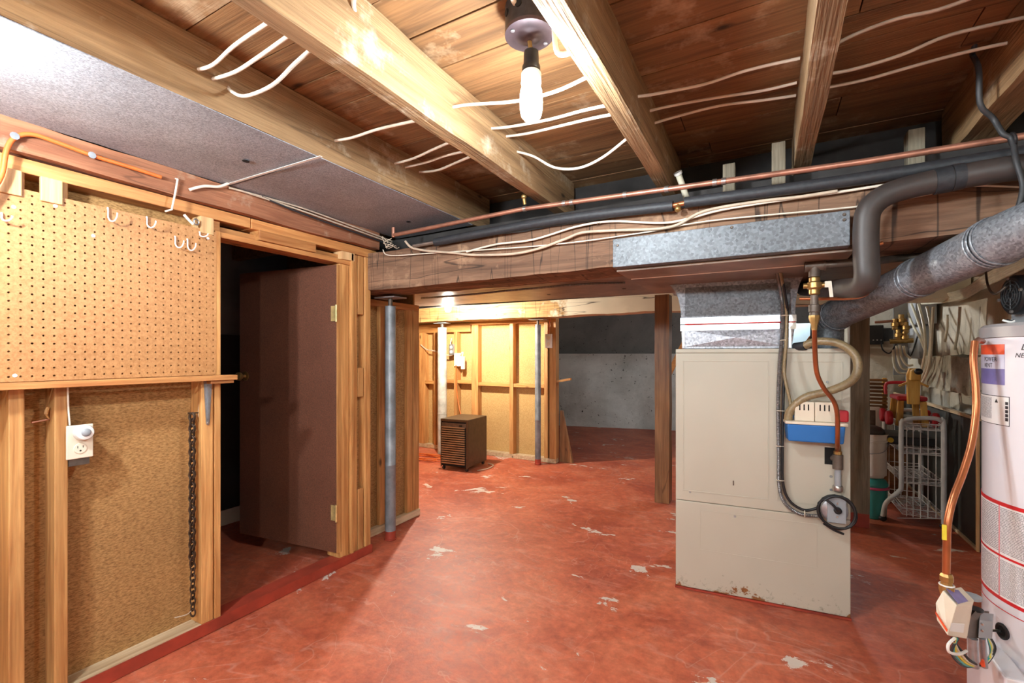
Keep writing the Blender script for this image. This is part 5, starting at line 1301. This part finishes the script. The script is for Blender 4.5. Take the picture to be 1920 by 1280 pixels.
for a, b in ((.08, .06), (.92, .06), (.08, .9), (.92, .9)):
    p = A0+du_*a+dw_*b; p.z = 0
    ob('caster', MB().lathe([(.017, -.012), (.02, -.008), (.02, .008), (.017, .012)], V(p.x, p.y, .020), un, n=14), M['rubber'], dm, smooth=40)
# cords by the dehumidifier
pts = []
for k in range(40):
    a = k*.55; r = .22+.05*math.sin(k*1.3)
    pts.append(V(-3.62+math.cos(a)*r*1.2, 4.36+math.sin(a)*r*.55, .007+.0006*k))
run('extension_cord', pts, .006, M['orange_cord'], 'loops of orange extension cord on the floor beside the dehumidifier', 'cord', 8, 3)
run('appliance_cord', [at(915, 868, Z=.012), at(925, 872, Z=.008), at(915, 878, Z=.008), at(895, 882, Z=.008)], .006, M['cable_d'], 'brown appliance cord trailing behind the dehumidifier', 'cord')
# wiring on the back stud wall
def small_outlet(name, px, py, w_, h_, mat, label, Y=YW2-.03):
    c = at(px, py, Y=Y); s = at(px+1, py, Y=Y).x-c.x
    t = thing(name, c-V(0, 0, h_*s/2), label, 'outlet')
    ob('box', MB().box(c.x-w_*s/2, c.x+w_*s/2, Y, Y+.028, c.z-h_*s/2, c.z+h_*s/2), mat, t, bevel=.003)
    for dz in (.22, -.22):
        ob('receptacle_face', MB().lathe([(w_*s*.28, 0), (w_*s*.26, .003)], V(c.x, Y-.0005, c.z+dz*h_*s), (0, -1, 0), n=16), M['ivory_pl'], t)
    return c
small_outlet('surface_outlet', 1028, 639, 12, 24, M['white_pl'], 'grey and white outlet box at the end of the back stud wall')
c1 = small_outlet('surface_outlet', 857, 674, 11, 20, M['white_pl'], 'white outlet with plugged cords on a stud of the back wall')
small_outlet('switch_outlet', 846, 655, 9, 16, M['steel'], 'small metal switch box on the back wall beside the pale post')
small_outlet('plug_block', 867, 680, 6, 20, M['ivory_pl'], 'narrow white plug block beside the back wall outlet')
run('outlet_cord', [at(1033, 592, Y=YW2-.02), at(1030, 606, Y=YW2-.02), at(1029, 628, Y=YW2-.02)], .007, M['orange_cord'], 'orange wire rising from the outlet at the end of the back wall', 'cord')
run('outlet_cord', [at(855, 684, Y=YW2-.035), at(855, 715, Y=YW2-.04), at(858, 745, Y=YW2-.05), at(864, 778, Y=YW2-.1)], .007, M['orange_cord'], 'orange cord dropping from the back wall outlet to the dehumidifier', 'cord')
run('wall_cable', [at(789, 646, Y=YW2-.012), at(800, 655, Y=YW2-.012), at(815, 658, Y=YW2-.012), at(840, 666, Y=YW2-.012), at(852, 664, Y=YW2-.012)], .008, M['cable_d'], 'pale cable crossing behind the pale steel post', 'cable')
run('wall_cable', [at(847, 634, Y=YW2-.012), at(845, 642, Y=YW2-.012), at(846, 648, Y=YW2-.012)], .006, M['cable'], 'white cable stub above the metal switch box', 'cable')
run('wall_cable', [at(862, 665, Y=YW2-.035), at(868, 660, Y=YW2-.04), at(866, 672, Y=YW2-.04)], .006, M['white_pl'], 'short white cord looping at the back wall outlet', 'cable')
ob('plywood_offcut', MB().prism([V(XE+.004, YW2+.11, 0), V(XE+.16, YW2+.11, 0), V(XE+.03, YW2+.11, .6), V(XE+.004, YW2+.11, .6)], V(.01, .02, 0)), M['brown_post'], label='brown plywood offcut leaning on the end of the back stud wall', cat='board')

# ------------------------------------------------------------------ stairs behind the furnace
sy = 4.86
stc = thing('staircase', V(.2, sy+.3, 0), 'brown wooden staircase rising behind the furnace', 'staircase')
s0, s1 = at(1497, 668, Y=sy), at(1600, 532, Y=sy); sd = (s1-s0).normalized()
sb = s0-sd*(s0.z/sd.z)
for yy in (sy, sy+.72):
    p0 = V(sb.x, yy, 0); p1 = V(s1.x, yy, s1.z)+sd*.2
    ob('stringer', MB().prism([p0, p1, p1+V(.17, 0, 0), p0+V(.17, 0, 0)], V(0, .035, 0)), M['stair'], stc, bevel=.003)
n = 7
for k in range(1, n):
    t_ = k/n; p = sb.lerp(s1, t_)
    ob('tread', MB().box(p.x+.02, p.x+.24, sy+.036, sy+.719, p.z, p.z+.032), M['stair'], stc, bevel=.003)
h0, h1 = at(1255, 700, Y=sy), at(1282, 645, Y=sy); 
ob('handrail', MB().bar(h0-(h1-h0)*.8, h1+(h1-h0)*.5, .05, .035, (0, 1, 0)), M['pine_x'], stc, label='pale diagonal rail')
a_, b_ = at(1500, 606, Y=5.9), at(1536, 640, Y=5.9)
ob('daylight_panel', MB().box(a_.x-.2, b_.x+.1, 5.9, 5.93, 0, a_.z), M['pale_blue'], label='pale blue board standing in for daylight behind the stairs', cat='board', bevel=.003)  # added board, its pale blue stands in for a patch of daylight

# ------------------------------------------------------------------ storage corner
ct = thing('wire_cart', V(.92, 4.7, 0), 'white tubular wire cart with stacked baskets in the storage corner', 'cart')
YF, YK = 4.385, 4.95
def cart_frame(Y):
    k = 1 if Y == YF else 0
    P_ = [(1655, 968), (1660, 945), (1672, 932), (1686, 920), (1690, 905), (1690, 800), (1697, 788), (1712, 784), (1750, 784), (1764, 789), (1770, 803), (1770, 985)]
    pts = [at(a, b, Y=YF) for a, b in P_]
    pts = [V(p.x, Y, p.z) for p in pts]
    return pts
for Y in (YF, YK):
    ob('tube_frame', MB().tube(smooth_path(cart_frame(Y), 4), .0155, 12), M['tubewhite'], ct, smooth=50)
    for px, py in ((1655, 975), (1770, 987)):
        p = at(px, py, Y=YF); ob('caster', MB().ball(V(p.x, Y, .022), .022, 12, 8, (1.2, 1, 1)), M['rubber'], ct, smooth=60)
xa, xb = at(1692, 850, Y=YF).x, at(1767, 850, Y=YF).x
# wire end panels
gp_ = MB()
for Y in (YF, YK):
    for px in (1700, 1712, 1726, 1740, 1755, 1765):
        a, b = at(px, 797, Y=YF), at(px, 972, Y=YF); gp_.tube([V(a.x, Y, a.z), V(b.x, Y, max(b.z, .06))], .0032, 5)
    for py in (798, 850, 905, 972):
        a, b = at(1692, py, Y=YF), at(1768, py, Y=YF)
        gp_.tube([V(a.x-(.03 if py > 960 else 0), Y, a.z), V(b.x, Y, b.z)], .003, 5)
ob('wire_end_panels', gp_, M['wire'], ct, kind='stuff')
levels = [at(1730, y, Y=YF).z for y in (806, 852, 908, 968)]
for z in levels:
    bk = MB()
    for (p, q) in (((xa, YF), (xb, YF)), ((xb, YF), (xb, YK)), ((xb, YK), (xa, YK)), ((xa, YK), (xa, YF))):
        for dz in (0, .045): bk.tube([V(p[0], p[1], z+dz), V(q[0], q[1], z+dz)], .0032, 5)
    for k in range(1, 15):
        y = YF+(YK-YF)*k/15
        bk.tube([V(xa, y, z+.045), V(xa, y, z), V(xb, y, z), V(xb, y, z+.045)], .0022, 4)
    for k in range(1, 4):
        x = xa+(xb-xa)*k/4; bk.tube([V(x, YF, z), V(x, YK, z)], .0026, 4)
    ob('wire_basket', bk, M['wire'], ct)
# ride-on wooden toy on top of the cart
zt = levels[0]+.004
ty = thing('wooden_toy', V((xa+xb)/2, 4.62, zt), 'yellow wooden ride-on toy animal with red saddle and red wheels on the cart', 'toy')
YT = 4.5
def tq(px, py, dy=0): p = at(px, py, Y=YT); return V(p.x, YT+dy, p.z)
fx = tq(1722, 770).x; zb_ = zt+.0
zsad = tq(1710, 752).z; zleg = zt+.003
hh = tq(1710, 690).z
for s in (-1, 1):
    x = fx-.035+s*.065
    ob('leg', MB().prism([V(x-.022+s*.012, YT, zleg), V(x+.022+s*.012, YT, zleg), V(x+.018, YT, zsad), V(x-.018, YT, zsad)], V(0, .03, 0)), M['toy'], ty, bevel=.003)
    ob('leg', MB().prism([V(x-.022+s*.012, YT+.22, zleg), V(x+.022+s*.012, YT+.22, zleg), V(x+.018, YT+.22, zsad), V(x-.018, YT+.22, zsad)], V(0, .03, 0)), M['toy'], ty, bevel=.003)
    for yy in (YT-.01, YT+.20):
        ob('wheel', MB().lathe([(.02, -.022), (.05, -.018), (.055, -.008), (.055, .008), (.05, .018), (.02, .022)], V(fx-.035+s*.135, yy+.03, zleg+.0555), (1, 0, 0), n=20), M['red_pl'], ty, smooth=40, label='red plastic wheel')
ob('saddle', MB().box(fx-.125, fx+.055, YT-.005, YT+.26, zsad+.001, zsad+.036), M['red_pl'], ty, bevel=.012, label='red saddle')
ob('neck', MB().prism([V(fx-.07, YT-.006, zsad-.02), V(fx+.0, YT-.006, zsad-.02), V(fx+.005, YT-.006, hh-.03), V(fx-.01, YT-.006, hh), V(fx-.06, YT-.006, hh), V(fx-.075, YT-.006, hh-.05)], V(0, -.035, 0)), M['toy'], ty, bevel=.004)
ob('head', MB().prism([V(fx-.066, YT-.042, hh-.09), V(fx-.004, YT-.042, hh-.09), V(fx-.002, YT-.042, hh-.02), V(fx-.03, YT-.042, hh+.004), V(fx-.06, YT-.042, hh-.015)], V(0, -.05, 0)), M['toy'], ty, bevel=.008)
ob('muzzle', MB().ball(V(fx-.020, YT-.095, hh-.022), .026, 14, 8, (1, .6, .9)), M['black_pl'], ty, smooth=60, label='black nose')
for s in (-1, 1):
    ob('grip', MB().bar(V(fx-.035+s*.02, YT-.03, hh-.10), V(fx-.035+s*.085, YT-.03, hh-.135), .02, .016), M['toy'], ty, bevel=.003)
ob('backrest', MB().tube(smooth_path([V(fx-.15, YT+.24, zsad+.03), V(fx-.15, YT+.25, zsad+.10), V(fx-.12, YT+.25, zsad+.125), V(fx-.0, YT+.25, zsad+.125), V(fx+.03, YT+.25, zsad+.10), V(fx+.03, YT+.24, zsad+.03)]), .012, 8), M['red_pl'], ty, smooth=50)
# black case on the second basket
p = at(1672, 835, Y=4.50)
cs_ = thing('black_case', V(.93, 4.62, levels[1]+.05), 'flat black case with a round yellow badge in the wire cart', 'case')
zc0 = levels[1]+.0485
ob('case_body', MB().box(xa-.10, xb-.02, 4.46, 4.84, zc0, zc0+.06), M['black_pl'], cs_, bevel=.006)
ob('badge', MB().lathe([(.02, 0), (.018, .003)], V(xa-.055, 4.4598, zc0+.03), (0, -1, 0), n=18), M['yellow'], cs_)
# teal bin with pink handle, bucket on top
bc_ = at(1632, 975, Z=0); bx0, by0 = bc_.x+.02, 4.50
tb = thing('teal_bin', V(bx0, by0, 0), 'teal plastic bin with a pink handle band behind the grey post', 'bin')
zt1 = at(1640, 908, Y=by0).z
ob('bin_body', MB().lathe([(.095, .0), (.10, .01), (.108, zt1-.02), (.108, zt1)], V(bx0, by0, 0), n=28), M['teal'], tb, smooth=40)
ob('handle_band', MB().torus(V(bx0, by0, zt1-.012), .110, .010, (0, 0, 1), 32, 8), M['pink'], tb, smooth=60, label='pink handle band')
ob('lid', MB().lathe([(.110, zt1+.001), (.112, zt1+.012), (.095, zt1+.045), (.06, zt1+.062), (.055, zt1+.062)], V(bx0, by0, 0), n=28), M['teal'], tb, smooth=40)
zbk = zt1+.0625; zbt = at(1640, 812, Y=by0).z
bu_ = thing('white_bucket', V(bx0+.004, by0, zbk), 'white plastic bucket with rags standing on the teal bin', 'bucket')
ob('bucket_body', MB().lathe([(.080, zbk), (.083, zbk+.005), (.10, zbt-.06), (.106, zbt-.058), (.106, zbt-.045), (.101, zbt-.043), (.103, zbt-.008), (.108, zbt-.006), (.108, zbt), (.100, zbt), (.097, zbk+.02)], V(bx0+.004, by0, 0), n=28), M['white_pl'], bu_, smooth=40)
ob('bail_handle', MB().tube(smooth_path([V(bx0+.11, by0-.02, zbt-.05), V(bx0+.07, by0-.10, zbt-.12), V(bx0-.02, by0-.125, zbt-.14), V(bx0-.09, by0-.09, zbt-.12)]), .003, 6), M['steel'], bu_)
ob('rag', MB().ball(V(bx0+.004, by0, zbt+.01), .09, 16, 8, (1, 1, .6)), M['abs'], bu_, smooth=60, label='crumpled brown rag')
# slatted rack and framed picture behind
sr = thing('slatted_rack', at(1645, 740, Y=5.4), 'small rack of thin wooden slats in the storage corner', 'rack')
pa_, pb_ = at(1628, 712, Y=5.4), at(1660, 712, Y=5.4)
zA, zB = at(1645, 712, Y=5.4).z, at(1645, 775, Y=5.4).z
for x_ in (pa_.x-.08, pb_.x-.02):
    ob('side_rail', MB().obox(V(x_, 5.395, 0), V(.03, 0, 0), V(0, .03, 0), V(.0, 0, zA+.02)), M['toy'], sr)
for k in range(10):
    z = zB+(zA-zB)*k/9; ob('slat', MB().box(pa_.x-.10, pb_.x+.012, 5.37, 5.394, z-.012, z+.010), M['stair'], sr, bevel=.002)
fpic = thing('picture_frame', at(1640, 795, Y=5.1), 'white picture frame leaning behind the bucket', 'picture frame')
pa_, pb_ = at(1626, 762, Y=5.1), at(1650, 792, Y=5.1)
fr_ = MB(); x0_, x1_ = pa_.x-.12, pb_.x; z1_ = pa_.z; z0_ = z1_-.3
fr_.box(x0_, x1_, 5.1, 5.12, z1_-.03, z1_).box(x0_, x1_, 5.1, 5.12, z0_, z0_+.03).box(x0_, x0_+.03, 5.1, 5.12, z0_+.03, z1_-.03).box(x1_-.03, x1_, 5.1, 5.12, z0_+.03, z1_-.03)
ob('frame', fr_, M['white_pl'], fpic, bevel=.002)
ob('picture', MB().box(x0_+.03, x1_-.03, 5.108, 5.115, z0_+.03, z1_-.03), M['iron'], fpic)
stb = thing('storage_box', V(.8, 5.3, 0), 'dark red storage chest behind the cart carrying the frame and rack', 'chest')
ob('chest_body', MB().box(.50, 1.02, 4.99, 5.36, .0, z0_-.03), M['stair'], stb, bevel=.005)
ob('chest_lid', MB().box(.49, 1.03, 4.98, 5.366, z0_-.029, z0_-.001), M['stair'], stb, bevel=.004)

# ------------------------------------------------------------------ water tubing and boxes on the right wall
YM = 5.6
bb = thing('control_box', at(1645, 630, Y=YM), 'black control box with lamps beside the brass manifold', 'box')
a_, b_ = at(1622, 610, Y=YM), at(1657, 645, Y=YM)
ob('housing', MB().box(a_.x-.1, b_.x, YM, YM+.14, b_.z, a_.z), M['black_pl'], bb, bevel=.005)
ob('side_module', MB().box(b_.x+.001, b_.x+.08, YM+.02, YM+.12, b_.z+.03, a_.z-.03), M['rubber_g'], bb, bevel=.004)
ob('box_support', MB().box(a_.x-.1, b_.x+.10, YM+.141, YM+.17, 0, 1.9), M['parge'], bb)
for k in range(3): ob('indicator', MB().lathe([(.006, 0), (.006, .003)], V(b_.x-.02-.03*k, YM-.0005, b_.z+.04), (0, -1, 0), n=8), M['solder'], bb)
mf = thing('brass_manifold', at(1690, 630, Y=5.3), 'brass water manifold with valves on the right wall', 'manifold')
m0 = at(1690, 630, Y=5.3)
for k, (px, py) in enumerate(((1678, 608), (1690, 600), (1698, 614), (1684, 628), (1696, 632))):
    p = at(px, py, Y=5.3)
    ob('valve', MB().lathe([(.016, -.05), (.022, -.045), (.022, -.02), (.03, -.015), (.03, .015), (.02, .02), (.02, .05)], p, n=12), M['brass'], mf, smooth=30)
ob('header', MB().tube([at(1668, 640, Y=5.3), at(1712, 638, Y=5.3)], .022, 12), M['brass'], mf, smooth=50)
ob('feed_pipe', MB().tube([at(1640, 604, Y=5.3), at(1700, 600, Y=5.3)], .012, 10), M['copper'], mf, smooth=50)
ob('bracket', MB().box(m0.x-.05, m0.x+.05, 5.33, 5.34, m0.z-.35, m0.z+.35), M['gray_pl'], mf)
gb = thing('grey_meter_box', at(1712, 645, X=1.2), 'grey meter box with a drooping wire on the right wall', 'box')
ya_, yb_ = at(1724, 650, X=1.2).y, at(1696, 650, X=1.2).y; z0_, z1_ = at(1710, 672, X=1.2).z, at(1710, 612, X=1.2).z
ob('cover', MB().box(1.20, 1.285, ya_, yb_, z0_, z1_), M['gray_pl'], gb, bevel=.015)
ob('wire', MB().tube(smooth_path([V(1.195, ya_+.04, z1_-.1), V(1.19, (ya_+yb_)/2, z1_-.28), V(1.195, yb_-.04, z1_-.12)]), .006, 6), M['rubber_g'], gb)
ob('upper_box', MB().box(1.15, 1.285, ya_-.15, yb_+.02, z1_+.002, z1_+.30), M['gray_pl'], gb, bevel=.006)
# tubing: drops that loop under the manifold, and a bundle along the wall
tubs = [
 [(1697, 572), (1712, 610), (1728, 640), (1737, 672), (1730, 705), (1715, 722)],
 [(1709, 570), (1722, 605), (1735, 650), (1738, 690), (1724, 718), (1712, 728)],
 [(1722, 570), (1732, 610), (1735, 655), (1727, 695), (1716, 715)],
 [(1738, 575), (1744, 605), (1745, 640), (1740, 680), (1728, 710)],
 [(1750, 575), (1748, 610), (1746, 650), (1741, 690), (1727, 722)],
 [(1675, 655), (1676, 680), (1684, 697), (1700, 700)],
 [(1681, 648), (1684, 672), (1692, 690), (1708, 692)],
 [(1687, 646), (1690, 668), (1700, 684), (1712, 684)],
 [(1694, 648), (1698, 664), (1708, 672)],
]
for i, pts in enumerate(tubs):
    X_ = 1.10-.012*i if i < 5 else None
    P_ = [at(a, b, X=X_) if X_ else at(a, b, Y=5.2-.03*i+.15) for a, b in pts]
    run('water_tube', P_, .0095, M['pex'], ('white water tube looping down the right wall, %s of the five long drops' % ('first', 'second', 'third', 'fourth', 'fifth')[i]) if i < 5 else ('white water tube curling under the brass manifold, %s from the left' % ('first', 'second', 'third', 'fourth')[i-5]), 'tube', 8, 5, 'white water tubes')
for i in range(6):
    X_ = 1.20-.005*i; o_ = i*3.2
    run('water_tube_bundle', [at(1690+o_, 565-o_*.2, X=X_-.06), at(1725, 569-o_*.9, X=X_-.02), at(1770, 566-o_*.9, X=X_), at(1812, 556-o_, X=X_), at(1850, 535-o_*1.3, X=X_), at(1950, 486-o_*1.6, X=X_)], .0085, M['pex'],
        'white water tube in the bundle along the right wall, %s from the top' % ('sixth', 'fifth', 'fourth', 'third', 'second', 'first')[i], 'tube', 8, 5, 'bundle of water tubes')
for i, (a, b) in enumerate((((1776, 590), (1772, 640)), ((1800, 575), (1790, 655)))):
    run('wall_tube', [at(a[0], a[1], X=1.20), at((a[0]+b[0])/2+2, (a[1]+b[1])/2, X=1.20), at(b[0], b[1], X=1.20)], .009, M['pex'], 'upright white tube on the right wall, %s the heater' % ('farther from' if i == 0 else 'nearer to'), 'tube', 8)
run('box_cord', [at(1652, 640, Y=5.5), at(1655, 655, Y=5.4), at(1668, 662, Y=5.35), at(1680, 645, Y=5.3)], .006, M['rubber'], 'black cord drooping from the control box to the manifold', 'cord')
